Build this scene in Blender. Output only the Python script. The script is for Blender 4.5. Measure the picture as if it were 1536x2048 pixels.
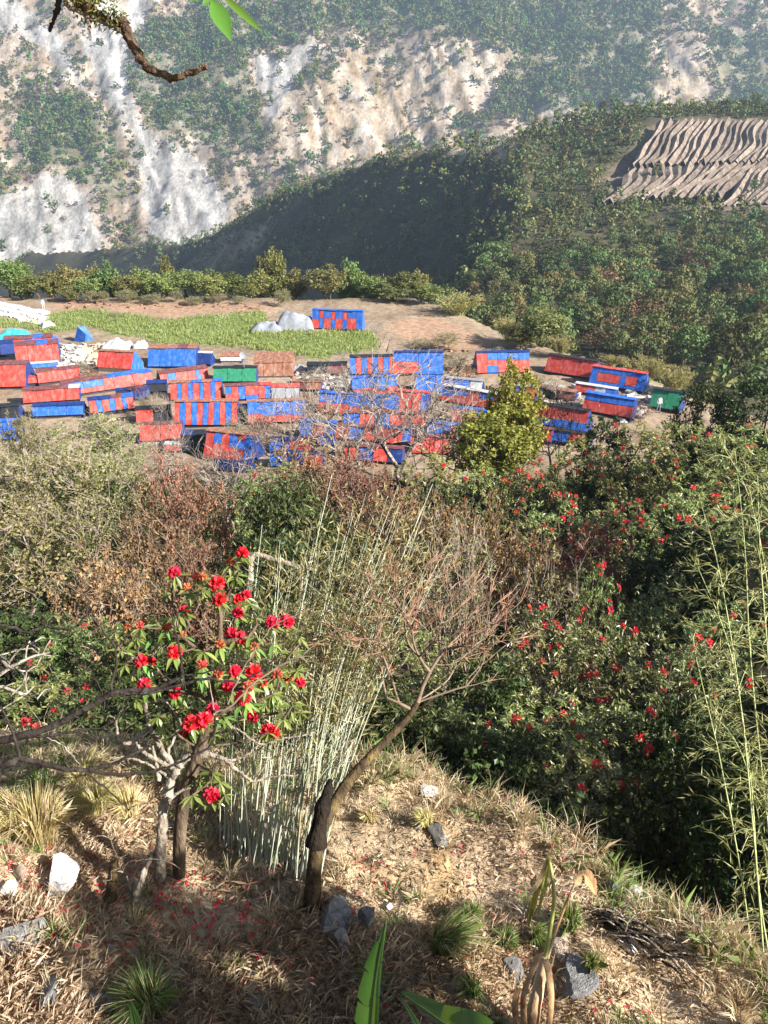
import bpy, math, random
import numpy as np
from mathutils import Vector, Matrix

for o in list(bpy.data.objects):
    bpy.data.objects.remove(o)
scene = bpy.context.scene
col = scene.collection
R = math.radians
rng = np.random.default_rng(11)
random.seed(5)

# ------------------------------------------------------------------ camera
FPX, CX, CY, PITCH = 1600.0, 768.0, 1024.0, R(26)
cp, sp = math.cos(PITCH), math.sin(PITCH)
cam_d = bpy.data.cameras.new('camera')
cam_d.sensor_fit = 'VERTICAL'
cam_d.sensor_height = 24.0
cam_d.lens = 24.0 * FPX / 2048.0
cam_d.clip_start = 0.05
cam_d.clip_end = 6000
cam = bpy.data.objects.new('camera', cam_d)
cam.rotation_euler = (R(90) - PITCH, 0, 0)
col.objects.link(cam)
scene.camera = cam

# ------------------------------------------------------------------ sky and sun
SUN_EL, SUN_BACK = R(31), R(25)          # elevation; how far behind the camera's right hand
sun_dir = Vector((math.cos(SUN_EL) * math.cos(SUN_BACK), -math.cos(SUN_EL) * math.sin(SUN_BACK), math.sin(SUN_EL)))
world = bpy.data.worlds.new('World')
scene.world = world
world.use_nodes = True
nt = world.node_tree
bg = nt.nodes['Background']
sky = nt.nodes.new('ShaderNodeTexSky')
sky.sky_type = 'NISHITA'
sky.sun_disc = False
sky.sun_elevation = SUN_EL
sky.sun_rotation = math.atan2(sun_dir.x, sun_dir.y)
sky.air_density = 1.0
sky.dust_density = 1.0
nt.links.new(sky.outputs[0], bg.inputs[0])
bg.inputs[1].default_value = 0.05
sun_l = bpy.data.lights.new('sun', 'SUN')
sun_l.energy = 5.0
sun_l.angle = R(0.5)
sun_l.color = (1.0, 0.95, 0.87)
sun = bpy.data.objects.new('sun', sun_l)
sun.rotation_euler = sun_dir.to_track_quat('Z', 'Y').to_euler()
col.objects.link(sun)
scene.view_settings.view_transform = 'Standard'
scene.view_settings.look = 'None'
scene.view_settings.exposure = 1.48
scene.view_settings.gamma = 1.0
scene.cycles.max_bounces = 5
scene.cycles.diffuse_bounces = 2
scene.cycles.glossy_bounces = 2
scene.cycles.transmission_bounces = 3
scene.cycles.transparent_max_bounces = 4
scene.cycles.volume_bounces = 0
scene.cycles.use_denoising = True

# ------------------------------------------------------------------ helpers: pixels and terrain
def dirs(px, py):
    u = (np.asarray(px, float) - CX) / FPX
    v = (CY - np.asarray(py, float)) / FPX
    return np.stack([u, cp + v * sp, -sp + v * cp], -1)
def at(px, py, d):
    return dirs(px, py) * np.asarray(d, float)[..., None]
def project(p):
    p = np.asarray(p, float)
    dep = p[..., 1] * cp - p[..., 2] * sp
    dep = np.where(dep < .01, .01, dep)
    v = (p[..., 1] * sp + p[..., 2] * cp) / dep
    return CX + FPX * p[..., 0] / dep, CY - FPX * v, dep

def hsh(ix, iy, seed):
    n = (ix.astype(np.int64) * 374761393 + iy.astype(np.int64) * 668265263 + seed * 1442695041) & 0xFFFFFFFF
    n = ((n ^ (n >> 13)) * 1274126177) & 0xFFFFFFFF
    n = (n ^ (n >> 16)) & 0xFFFFFFFF
    return n / 4294967296.0
def vnoise(x, y, seed=0):
    x = np.asarray(x, float); y = np.asarray(y, float)
    ix, iy = np.floor(x), np.floor(y)
    fx, fy = x - ix, y - iy
    fx = fx * fx * (3 - 2 * fx); fy = fy * fy * (3 - 2 * fy)
    a = hsh(ix, iy, seed); b = hsh(ix + 1, iy, seed); c = hsh(ix, iy + 1, seed); d = hsh(ix + 1, iy + 1, seed)
    return (a * (1 - fx) + b * fx) * (1 - fy) + (c * (1 - fx) + d * fx) * fy
def fbm(x, y, f=1.0, octv=4, seed=0):
    s, a, t = 0, 1.0, 0
    for i in range(octv):
        s = s + a * (vnoise(np.asarray(x) * f, np.asarray(y) * f, seed + i * 17) - .5)
        t += a; a *= .5; f = f * 2.03
    return s / t * 2
def sstep(a, b, x):
    t = np.clip((np.asarray(x, float) - a) / (b - a), 0, 1)
    return t * t * (3 - 2 * t)

def edge_y(x):            # far lip of the grassy foreground terrace
    x = np.asarray(x, float)
    return .16 * fbm(x, x * 0 + 2.5, 1.1, 3, 88) + np.interp(x, [-12, -3, 0, .5, 1.07, 2.15, 2.7, 4, 9], [6.7, 6.35, 6.05, 5.9, 5.4, 4.4, 3.85, 2.7, 1.2])
def plateau_x(y):         # outer rim of the village terrace
    return np.interp(y, [55, 70, 78, 86, 101, 119, 127, 134, 200], [60, 38, 31, 28, 16.5, 9.5, 3, -4, -4])
def village_z(x, y):
    return -25.0 + 0.012 * (y - 70) + 0 * x
def H(x, y):
    x = np.asarray(x, float); y = np.asarray(y, float)
    ye = edge_y(x)
    yy = np.clip(y, 3.2, np.maximum(ye, 3.2))
    pl = -5.6 - (yy - 3.4) * .13
    bank = np.where(y < 3.2, np.minimum((3.2 - y) * 1.2, 3.85 - y * .08), 0)
    D = np.interp(y - ye, [0, .5, 1.3, 2.6, 5.5, 13.5, 23.5, 38.5, 51.5, 60, 200], [0, -.2, -1.1, -3.0, -5.2, -9.3, -12.8, -16.4, -18.5, -19.2, -19.2])
    z = pl + bank + D
    # ground climbs on both flanks of the gully
    z = z + 5.5 * sstep(8, 25, x) * sstep(10, 24, y) * (1 - sstep(52, 66, y))
    z = z + np.clip(x - 4.3, 0, 9) * .72 * sstep(4.0, 7, y) * (1 - sstep(12, 20, y))
    z = z + np.clip(-x - 2.0, 0, 30) * .10 * (1 - sstep(5, 9, y))
    z = z + 3.0 * sstep(6, 22, -x) * sstep(8, 16, y) * (1 - sstep(40, 56, y))
    v = village_z(x, y)
    k = sstep(46, 60, y)
    z = z * (1 - k) + v * k
    de = np.maximum(x - plateau_x(y), y - 126 - 1.5 * np.sin(x * .17))
    z = z - np.where(y > 50, .85 * np.maximum(0, de) , 0)
    nz = .17 * fbm(x, y, 1.3, 4, 3) * (1 - sstep(20, 30, y)) + .35 * fbm(x, y, .22, 3, 9) * sstep(7, 12, y) + .05 * fbm(x, y, 4.5, 3, 31) * (1 - sstep(8, 12, y))
    return z + nz

def ray(px, py, fn=H, t0=2.0, t1=260.0, n=420):
    """where the view ray through a point of the picture meets a surface"""
    d = dirs(px, py)
    t = np.geomspace(t0, t1, n)
    p = d[None, :] * t[:, None]
    s = p[:, 2] - fn(p[:, 0], p[:, 1])
    if not (s < 0).any():
        return p[-1]
    i = max(1, int(np.argmax(s < 0)))
    k = s[i - 1] / max(s[i - 1] - s[i], 1e-9)
    return d * (t[i - 1] + (t[i] - t[i - 1]) * min(1, max(0, k)))
def rays(px, py, fn=H, t0=2.0, t1=260.0, n=160):
    d = dirs(px, py)
    t = np.geomspace(t0, t1, n)
    p = d[:, None, :] * t[None, :, None]
    s = p[..., 2] - fn(p[..., 0], p[..., 1])
    i = np.clip(np.argmax(s < 0, axis=1), 1, n - 1)
    a = np.arange(len(d)); s0 = s[a, i - 1]; s1 = s[a, i]
    k = np.clip(s0 / np.maximum(s0 - s1, 1e-9), 0, 1)
    return (d * (t[i - 1] + (t[i] - t[i - 1]) * k)[:, None])[(s < 0).any(1)]
def stand(px, y):
    """ground point at distance y in the picture's column px"""
    x = 0.0
    for _ in range(6):
        z = float(H(x, y))
        x = (px - CX) / FPX * (y * cp - z * sp)
    return np.array([x, y, float(H(x, y))])

# ------------------------------------------------------------------ helpers: meshes
class MB:
    def __init__(s):
        s.v = []; s.f = []; s.m = []; s.n = 0; s.tv = []; s.c = []
    def add(s, v, f, mat=0, tv=0.0, c=None):
        v = np.asarray(v, np.float32).reshape(-1, 3)
        f = np.asarray(f, np.int64)
        s.v.append(v); s.f.append(f + s.n); s.m.append((len(f), mat))
        s.tv.append(np.broadcast_to(np.asarray(tv, np.float32), (len(v),)))
        if c is not None: s.c.append(np.asarray(c, np.float32))
        s.n += len(v)
    def mesh(s, name, mats, smooth=False):
        me = bpy.data.meshes.new(name)
        if not s.v: return me
        v = np.concatenate(s.v)
        me.vertices.add(len(v)); me.vertices.foreach_set('co', v.ravel())
        loops = np.concatenate([f.ravel() for f in s.f])
        tot = np.concatenate([np.full(len(f), f.shape[1]) for f in s.f])
        st = np.concatenate([[0], np.cumsum(tot)[:-1]])
        mi = np.concatenate([np.full(n, m) for n, m in s.m])
        me.loops.add(len(loops)); me.loops.foreach_set('vertex_index', loops.astype(np.int32))
        me.polygons.add(len(tot))
        me.polygons.foreach_set('loop_start', st.astype(np.int32))
        me.polygons.foreach_set('loop_total', tot.astype(np.int32))
        me.polygons.foreach_set('material_index', mi.astype(np.int32))
        me.polygons.foreach_set('use_smooth', np.full(len(tot), bool(smooth)))
        for m in (mats if isinstance(mats, (list, tuple)) else [mats]): me.materials.append(m)
        me.update(calc_edges=True)
        tv = np.concatenate(s.tv)
        if tv.any():
            a = me.attributes.new('tv', 'FLOAT', 'POINT'); a.data.foreach_set('value', tv)
        if s.c:
            a = me.attributes.new('tint', 'FLOAT_COLOR', 'POINT')
            c = np.concatenate(s.c); c = np.concatenate([c, np.ones((len(c), 1), np.float32)], 1)
            a.data.foreach_set('color', c.ravel())
        return me
    def build(s, name, mats, parent=None, smooth=False, **k):
        return link(name, s.mesh(name, mats, smooth), parent, **k)

def link(name, me, parent=None, label=None, cat=None, group=None, kind=None, loc=None, rot=None, scale=None):
    o = bpy.data.objects.new(name, me)
    col.objects.link(o)
    if parent is not None: o.parent = parent
    if loc is not None: o.location = [float(q) for q in loc]
    if rot is not None: o.rotation_euler = rot
    if scale is not None: o.scale = scale if hasattr(scale, '__len__') else (scale,) * 3
    tag(o, label, cat, group, kind)
    return o
def tag(o, label=None, cat=None, group=None, kind=None):
    if label: o['label'] = label
    if cat: o['category'] = cat
    if group: o['group'] = group
    if kind: o['kind'] = kind
    return o

def nrm(a):
    return a / np.maximum(np.linalg.norm(a, axis=-1, keepdims=True), 1e-9)
def tube(mb, pts, rad, k=5, mat=0, tv=0.0, cap=True):
    pts = np.asarray(pts, float); n = len(pts)
    rad = np.broadcast_to(np.asarray(rad, float), (n,))
    t = nrm(np.gradient(pts, axis=0))
    m = np.abs(t.mean(0))
    ref = np.array([1., 0, 0]) if m[0] <= min(m[1], m[2]) else (np.array([0, 1., 0]) if m[1] <= m[2] else np.array([0, 0, 1.]))
    a = nrm(np.cross(t, ref)); b = np.cross(t, a)
    an = np.arange(k) * 2 * np.pi / k
    ring = a[:, None, :] * np.cos(an)[None, :, None] + b[:, None, :] * np.sin(an)[None, :, None]
    v = pts[:, None, :] + ring * rad[:, None, None]
    i = np.arange(n - 1)[:, None] * k; j = np.arange(k)[None, :]; j2 = (j + 1) % k
    f = np.stack([i + j, i + j2, i + k + j2, i + k + j], -1).reshape(-1, 4)
    mb.add(v.reshape(-1, 3), f, mat, tv)
    if cap and k >= 4:
        q = np.concatenate([v[-1], pts[-1:] + t[-1:] * rad[-1] * .6])
        mb.add(q, [[a0, (a0 + 1) % k, k] for a0 in range(k)], mat, tv)
def box(mb, c, s, rot=None, mat=0):
    v = np.array([[x, y, z] for x in (-.5, .5) for y in (-.5, .5) for z in (-.5, .5)]) * np.asarray(s)
    if rot is not None: v = v @ np.asarray(rot).T
    mb.add(v + np.asarray(c), [[0, 1, 3, 2], [4, 6, 7, 5], [0, 4, 5, 1], [2, 3, 7, 6], [0, 2, 6, 4], [1, 5, 7, 3]], mat)
def rhomb(mb, c, d, n, L, Wd, mat=0, tv=0.0, wide=.45, fold=.12):
    """leaf shaped faces: base, two sides, tip"""
    c = np.asarray(c, float); d = nrm(np.asarray(d, float)); n = np.asarray(n, float)
    s = nrm(np.cross(d, n)); n = np.cross(s, d)
    L = np.broadcast_to(np.asarray(L, float), (len(c),))[:, None]; Wd = np.broadcast_to(np.asarray(Wd, float), (len(c),))[:, None]
    m = c + d * L * wide + n * Wd * fold
    v = np.stack([c, m + s * Wd * .5, c + d * L, m - s * Wd * .5], 1)
    k = np.arange(len(c))[:, None] * 4
    tvv = np.repeat(np.broadcast_to(np.asarray(tv, np.float32), (len(c),)), 4)
    mb.add(v.reshape(-1, 3), k + np.arange(4)[None, :], mat, tvv)
def runit(n, r=rng):
    return nrm(r.normal(size=(n, 3)))

def grow(start, tips, seg=.3, alpha=.35, jit=.10, bow=.12, r=rng, down=.8):
    """join tips to a growing skeleton. start: list of trunk points. returns positions and parents"""
    pos = [np.asarray(p, float) for p in start]
    par = [-1] + list(range(len(start) - 1))
    pl = [0.0]
    for i in range(1, len(pos)): pl.append(pl[-1] + np.linalg.norm(pos[i] - pos[i - 1]) * .3)
    A = np.zeros((len(pos) + 40 * len(tips) + 10, 3)); P = np.zeros(len(A))
    A[:len(pos)] = pos; P[:len(pos)] = pl; n = len(pos)
    par = par + [0] * (len(A) - n)
    tips = np.asarray(tips, float)
    order = np.argsort(np.linalg.norm(tips - A[len(pos) - 1], axis=1))
    ends = []
    for ti in order:
        tp = tips[ti]
        d = np.linalg.norm(A[:n] - tp, axis=1)
        cost = d + alpha * P[:n] + down * np.maximum(0, A[:n, 2] - tp[2])
        j = int(np.argmin(cost))
        k = int(min(30, max(1, round(d[j] / seg))))
        a = A[j]
        side = r.normal(size=3) * jit * d[j]
        u = np.arange(1, k + 1) / k
        path = a + (tp - a) * u[:, None] + np.sin(u * np.pi)[:, None] * (side + np.array([0, 0, bow * d[j]])) + (r.normal(size=(k, 3)) * jit * .35 * d[j] / k) * (u < 1)[:, None]
        prev = j
        for q in range(k):
            if n >= len(A): break
            A[n] = path[q]; P[n] = P[prev] + d[j] / k; par[n] = prev; prev = n; n += 1
        ends.append((ti, prev))
    return A[:n].copy(), np.array(par[:n]), ends
def limbs(mb, A, par, r0, rtip, k=5, mat=0, kmin=3, power=.5, split=None):
    """tubes of a skeleton by the pipe rule. split: radius above which faces go to another builder"""
    n = len(A)
    cnt = np.zeros(n); kids = [[] for _ in range(n)]
    for i in range(n - 1, 0, -1):
        kids[par[i]].append(i)
    for i in range(n - 1, -1, -1):
        cnt[i] = max(1, sum(cnt[c] for c in kids[i]))
    rad = np.maximum(rtip, r0 * (cnt / cnt[0]) ** power)
    stack = [(0, None)]
    while stack:
        i, pa = stack.pop()
        line = ([pa] if pa is not None else []) + [i]
        while kids[i]:
            ks = sorted(kids[i], key=lambda c: -cnt[c])
            for c in ks[1:]: stack.append((c, i))
            i = ks[0]; line.append(i)
        if len(line) < 2: continue
        rr = rad[line].copy()
        if pa is not None: rr[0] = min(rr[0], rr[1] * 1.25)
        kk = k if rr.max() > r0 * .3 else max(kmin, k - 2)
        tube(mb, A[line], rr, kk, mat)
    return rad

# ------------------------------------------------------------------ materials
def newmat(name):
    m = bpy.data.materials.new(name); m.use_nodes = True
    nt = m.node_tree; nt.nodes.clear()
    out = nt.nodes.new('ShaderNodeOutputMaterial')
    return m, nt, out
def N(nt, t, **kw):
    n = nt.nodes.new('ShaderNode' + t)
    for a, b in kw.items():
        if a in n.inputs.keys(): n.inputs[a].default_value = b
        else: setattr(n, a, b)
    return n
def ramp(nt, stops, interp='LINEAR'):
    n = nt.nodes.new('ShaderNodeValToRGB'); cr = n.color_ramp; cr.interpolation = interp
    while len(cr.elements) < len(stops): cr.elements.new(.5)
    for e, (p, c) in zip(cr.elements, stops):
        e.position = p; e.color = (*c, 1)
    return n
def leafmat(name, cols, trans=.3, rough=.5, spec=.3, objvar=.25, tcol=None):
    """colour of a leaf: one of a range for each leaf, shifted a little for each plant"""
    m, nt, out = newmat(name)
    L = nt.links.new
    g = N(nt, 'NewGeometry'); oi = N(nt, 'ObjectInfo'); at_ = N(nt, 'Attribute', attribute_name='tv')
    rp = ramp(nt, [(i / max(1, len(cols) - 1), c) for i, c in enumerate(cols)])
    L(g.outputs['Random Per Island'], rp.inputs[0])
    ad = N(nt, 'Math', operation='ADD'); L(oi.outputs['Random'], ad.inputs[0]); L(at_.outputs['Fac'], ad.inputs[1])
    fr = N(nt, 'Math', operation='FRACT'); L(ad.outputs[0], fr.inputs[0])
    mr = N(nt, 'MapRange'); mr.inputs['To Min'].default_value = 1 - objvar; mr.inputs['To Max'].default_value = 1 + objvar; L(fr.outputs[0], mr.inputs[0])
    mh = N(nt, 'MapRange'); mh.inputs['To Min'].default_value = .5 - .045 * objvar / .25; mh.inputs['To Max'].default_value = .5 + .03 * objvar / .25
    f2 = N(nt, 'Math', operation='MULTIPLY'); f2.inputs[1].default_value = 7.3; L(fr.outputs[0], f2.inputs[0])
    f3 = N(nt, 'Math', operation='FRACT'); L(f2.outputs[0], f3.inputs[0]); L(f3.outputs[0], mh.inputs[0])
    hs = N(nt, 'HueSaturation'); L(mh.outputs[0], hs.inputs['Hue']); L(mr.outputs[0], hs.inputs['Value']); L(rp.outputs[0], hs.inputs['Color'])
    p = N(nt, 'BsdfPrincipled', Roughness=rough); p.inputs['Specular IOR Level'].default_value = spec
    L(hs.outputs[0], p.inputs['Base Color'])
    if trans > 0:
        t = N(nt, 'BsdfTranslucent')
        mu = N(nt, 'MixRGB', blend_type='MULTIPLY'); mu.inputs[0].default_value = 1; mu.inputs[2].default_value = (*(tcol or (1.3, 1.25, .6)), 1)
        L(hs.outputs[0], mu.inputs[1]); L(mu.outputs[0], t.inputs[0])
        mx = N(nt, 'MixShader'); mx.inputs[0].default_value = trans
        L(p.outputs[0], mx.inputs[1]); L(t.outputs[0], mx.inputs[2]); L(mx.outputs[0], out.inputs[0])
    else:
        L(p.outputs[0], out.inputs[0])
    return m
def noisemat(name, stops, scale=5, detail=6, rough=.85, spec=.2, bump=.0, bscale=None, stretch=(1, 1, 1), tint=False, fine=0.0, fscale=40):
    """a mottled surface: noise through a colour ramp (or round a tint stored on the mesh)"""
    m, nt, out = newmat(name)
    L = nt.links.new
    tc = N(nt, 'TexCoord'); mp = N(nt, 'Mapping'); mp.inputs['Scale'].default_value = stretch
    L(tc.outputs['Object'], mp.inputs[0])
    nz = N(nt, 'TexNoise', Scale=scale, Detail=detail, Roughness=.6); L(mp.outputs[0], nz.inputs['Vector'])
    p = N(nt, 'BsdfPrincipled', Roughness=rough); p.inputs['Specular IOR Level'].default_value = spec
    rp = ramp(nt, stops); L(nz.outputs['Fac'], rp.inputs[0])
    c = rp.outputs[0]
    if tint:
        a = N(nt, 'Attribute', attribute_name='tint')
        mu = N(nt, 'MixRGB', blend_type='MULTIPLY'); mu.inputs[0].default_value = 1
        L(a.outputs['Color'], mu.inputs[1]); L(c, mu.inputs[2]); c = mu.outputs[0]
    if fine:
        n2 = N(nt, 'TexNoise', Scale=fscale, Detail=4); L(mp.outputs[0], n2.inputs['Vector'])
        r2 = ramp(nt, [(.3, (1 - fine,) * 3), (.7, (1 + fine,) * 3)]); L(n2.outputs['Fac'], r2.inputs[0])
        m2 = N(nt, 'MixRGB', blend_type='MULTIPLY'); m2.inputs[0].default_value = 1; L(c, m2.inputs[1]); L(r2.outputs[0], m2.inputs[2]); c = m2.outputs[0]
    L(c, p.inputs['Base Color'])
    if bump:
        n3 = N(nt, 'TexNoise', Scale=bscale or scale * 3, Detail=6); L(mp.outputs[0], n3.inputs['Vector'])
        b = N(nt, 'Bump', Strength=bump); b.inputs['Distance'].default_value = .05
        L(n3.outputs['Fac'], b.inputs['Height']); L(b.outputs[0], p.inputs['Normal'])
    L(p.outputs[0], out.inputs[0])
    return m
def objtone(m, lo, hi):
    nt = m.node_tree; L = nt.links.new
    p = next(n for n in nt.nodes if n.type == 'BSDF_PRINCIPLED'); src = p.inputs['Base Color'].links[0].from_socket
    oi = N(nt, 'ObjectInfo'); mr = N(nt, 'MapRange'); mr.inputs['To Min'].default_value = lo; mr.inputs['To Max'].default_value = hi
    L(oi.outputs['Random'], mr.inputs[0]); hs = N(nt, 'HueSaturation'); L(mr.outputs[0], hs.inputs['Value']); L(src, hs.inputs['Color']); L(hs.outputs[0], p.inputs['Base Color'])
def sheetmat(name, c, fade=(.75, .72, .72), amt=.25, rough=.5):
    """painted metal or tarpaulin: streaks of fading and dirt"""
    m, nt, out = newmat(name); L = nt.links.new
    tc = N(nt, 'TexCoord'); oi = N(nt, 'ObjectInfo')
    va = N(nt, 'VectorMath', operation='ADD'); L(tc.outputs['Object'], va.inputs[0]); L(oi.outputs['Location'], va.inputs[1])
    mp = N(nt, 'Mapping'); mp.inputs['Scale'].default_value = (2.2, 2.2, .6); L(va.outputs[0], mp.inputs[0])
    nz = N(nt, 'TexNoise', Scale=1.3, Detail=5, Roughness=.65); L(mp.outputs[0], nz.inputs['Vector'])
    rp = ramp(nt, [(.45, (0, 0, 0)), (.75, (1, 1, 1))]); L(nz.outputs['Fac'], rp.inputs[0])
    am = N(nt, 'Math', operation='MULTIPLY'); am.inputs[1].default_value = amt; L(rp.outputs[0], am.inputs[0])
    mx = N(nt, 'MixRGB'); mx.inputs[1].default_value = (*c, 1); mx.inputs[2].default_value = (*fade, 1); L(am.outputs[0], mx.inputs[0])
    n2 = N(nt, 'TexNoise', Scale=2.4, Detail=3); L(va.outputs[0], n2.inputs['Vector'])
    r2 = ramp(nt, [(.3, (.78, .76, .74)), (.6, (1, 1, 1))]); L(n2.outputs['Fac'], r2.inputs[0])
    mu = N(nt, 'MixRGB', blend_type='MULTIPLY'); mu.inputs[0].default_value = 1; L(mx.outputs[0], mu.inputs[1]); L(r2.outputs[0], mu.inputs[2])
    p = N(nt, 'BsdfPrincipled', Roughness=rough); p.inputs['Specular IOR Level'].default_value = .35
    L(mu.outputs[0], p.inputs['Base Color']); L(p.outputs[0], out.inputs[0])
    return m

M = {}
M['ground'] = noisemat('ground', [(.25, (.55, .5, .48)), (.5, (1, 1, 1)), (.75, (1.5, 1.45, 1.35))], 1.7, 8, .95, .1, .6, 9, tint=True, fine=.35, fscale=14)
M['hill'] = noisemat('hillside', [(.3, (.6, .6, .58)), (.5, (1, 1, 1)), (.7, (1.35, 1.3, 1.25))], .06, 9, .95, .1, .0, tint=True, fine=.3, fscale=.5)
M['mountain'] = noisemat('mountainside', [(.32, (.52, .52, .52)), (.5, (1, 1, 1)), (.68, (1.38, 1.34, 1.3))], .045, 12, .95, .1, .0, tint=True, fine=.38, fscale=.4, stretch=(1, .5, .5))
M['terrace'] = noisemat('terrace_soil', [(.3, (.10, .078, .062)), (.55, (.19, .15, .12)), (.75, (.28, .235, .19))], .35, 9, .95, .1, fine=.3, fscale=1.5)
objtone(M['terrace'], .65, 1.35)
M['wall_dark'] = noisemat('dark_wall', [(.3, (.03, .03, .04)), (.7, (.08, .07, .07))], 1.5)  # plain dark tone for the wall below the sheets
M['plank'] = noisemat('raw_planks', [(.3, (.45, .33, .22)), (.7, (.68, .56, .42))], 2.0, stretch=(6, 6, .6))
M['R'] = sheetmat('red_sheet', (.52, .055, .04), (.80, .55, .52), .28)
M['B'] = sheetmat('blue_sheet', (.018, .12, .52), (.45, .55, .85), .25)
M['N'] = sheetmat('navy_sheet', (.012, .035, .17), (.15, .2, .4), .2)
M['G'] = sheetmat('green_sheet', (.025, .22, .12), (.3, .5, .4), .2)
M['W'] = sheetmat('white_sheet', (.48, .49, .51), (.8, .8, .8), .3)
M['S'] = sheetmat('silver_sheet', (.27, .29, .33), (.5, .52, .55), .4)
M['T'] = sheetmat('turquoise_sheet', (.03, .45, .52), (.4, .7, .75), .3)
M['K'] = sheetmat('black_sheet', (.02, .022, .028), (.08, .08, .1), .2)
M['M'] = sheetmat('maroon_sheet', (.16, .045, .045), (.30, .22, .22), .6, .75)  # maroon mottled with grey, mostly for the upper roofs
M['U'] = noisemat('rusty_sheet', [(.25, (.12, .05, .03)), (.5, (.27, .12, .075)), (.75, (.42, .30, .24))], 1.2, 8, .8, .2, stretch=(2.5, 2.5, .4))
M['stone'] = noisemat('pale_stone', [(.3, (.30, .28, .26)), (.55, (.50, .47, .44)), (.75, (.68, .66, .63))], 3.0, 8, .85, .2, .5, 12)
M['slate'] = noisemat('grey_slate', [(.3, (.10, .10, .10)), (.55, (.21, .205, .20)), (.75, (.40, .38, .36))], 4.0, 8, .7, .3, .6, 14, stretch=(1, 1, 3))
M['whiterock'] = noisemat('white_quartz_rock', [(.3, (.45, .42, .38)), (.5, (.74, .72, .69)), (.75, (.85, .84, .82))], 5.0, 8, .8, .2, .5, 16)
M['buffrock'] = noisemat('lichened_rock', [(.3, (.22, .17, .13)), (.55, (.42, .33, .26)), (.75, (.55, .48, .42))], 5.0, 8, .9, .1, .5, 16)
M['bark'] = noisemat('brown_bark', [(.3, (.045, .032, .022)), (.55, (.13, .095, .065)), (.75, (.24, .19, .14))], 9, 8, .9, .1, .8, 25, stretch=(1, 1, .3))
M['topbark'] = noisemat('rough_brown_bark', [(.3, (.04, .028, .02)), (.5, (.14, .09, .06)), (.72, (.32, .22, .15))], 30, 9, .95, .1, 1.0, 60)
M['mossbark'] = noisemat('mossy_bark', [(.3, (.022, .015, .011)), (.5, (.075, .052, .03)), (.64, (.15, .11, .045)), (.8, (.22, .17, .08))], 7, 8, .9, .1, 1.0, 22, stretch=(1, 1, .45))
M['pale'] = noisemat('pale_grey_bark', [(.3, (.11, .09, .07)), (.5, (.28, .235, .185)), (.62, (.42, .37, .31)), (.76, (.60, .56, .49))], 14, 9, .9, .1, .8, 30, stretch=(1, 1, .5))
M['ash'] = noisemat('ashen_bark', [(.3, (.20, .16, .13)), (.6, (.36, .30, .25)), (.8, (.48, .42, .36))], 6, 5, .9, .1)
M['twig'] = noisemat('greybrown_twig', [(.3, (.12, .085, .06)), (.6, (.26, .19, .14)), (.8, (.38, .30, .24))], 6, 5, .9, .1)
M['darkbark'] = noisemat('dark_bark', [(.3, (.018, .014, .012)), (.6, (.05, .04, .034)), (.8, (.10, .085, .075))], 9, 7, .9, .1, .5, 25)
M['redtwig'] = noisemat('reddish_twig', [(.3, (.22, .11, .07)), (.6, (.38, .22, .15)), (.8, (.48, .33, .25))], 6, 5, .85, .1)
M['char'] = noisemat('charred_wood', [(.3, (.008, .007, .006)), (.6, (.03, .022, .016)), (.8, (.09, .055, .03))], 10, 8, .9, .1, 1.0, 20, stretch=(1, 1, .4))
M['cane'] = noisemat('bamboo_cane', [(.3, (.22, .25, .15)), (.5, (.40, .42, .30)), (.75, (.64, .64, .54))], 5, 7, .5, .3, stretch=(1, 1, .5))
M['greencane'] = noisemat('green_bamboo_cane', [(.3, (.26, .30, .10)), (.55, (.40, .43, .18)), (.8, (.52, .54, .28))], 5, 5, .5, .35)
ORD = ['first', 'second', 'third', 'fourth', 'fifth', 'sixth', 'seventh', 'eighth', 'ninth', 'tenth', 'eleventh', 'twelfth', 'thirteenth', 'fourteenth', 'fifteenth', 'sixteenth', 'seventeenth', 'eighteenth', 'nineteenth', 'twentieth', 'twenty-first', 'twenty-second', 'twenty-third', 'twenty-fourth', 'twenty-fifth', 'twenty-sixth', 'twenty-seventh', 'twenty-eighth', 'twenty-ninth', 'thirtieth']
M['soil'] = noisemat('ploughed_soil', [(.3, (.16, .095, .06)), (.6, (.30, .19, .13)), (.8, (.40, .28, .20))], 2, 8, .95, .1)
# leaves
M['leaf_far'] = leafmat('far_tree_leaves', [(.06, .10, .022), (.085, .13, .03), (.11, .155, .04)], .1, .6, .1, .45)
M['leaf_scrub'] = leafmat('far_scrub_leaves', [(.12, .10, .06), (.17, .135, .085), (.22, .17, .11)], .1, .7, .1, .35)
M['leaf_spur'] = leafmat('valley_tree_leaves', [(.075, .10, .036), (.11, .14, .05), (.155, .18, .068)], .12, .6, .1, .45)
M['leaf_edge'] = leafmat('rim_tree_leaves', [(.11, .14, .045), (.17, .21, .065), (.24, .27, .10)], .2, .6, .1, .4)
M['leaf_brown'] = leafmat('withered_leaves', [(.13, .075, .04), (.22, .14, .08), (.30, .20, .12)], .2, .7, .1, .3)
M['leaf_olive'] = leafmat('olive_leaves', [(.10, .115, .04), (.20, .21, .075), (.35, .34, .15)], .3, .55, .2, .2)
M['leaf_russet'] = leafmat('russet_leaves', [(.16, .07, .04), (.28, .14, .075), (.40, .24, .14)], .25, .7, .1, .25)
M['leaf_rhodo'] = leafmat('rhododendron_leaves', [(.055, .085, .022), (.13, .175, .045), (.25, .29, .09), (.42, .43, .19)], .25, .36, .5, .3)
M['leaf_dark'] = leafmat('dark_evergreen_leaves', [(.028, .042, .013), (.05, .075, .021), (.085, .115, .034)], .2, .45, .3, .2)
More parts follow.
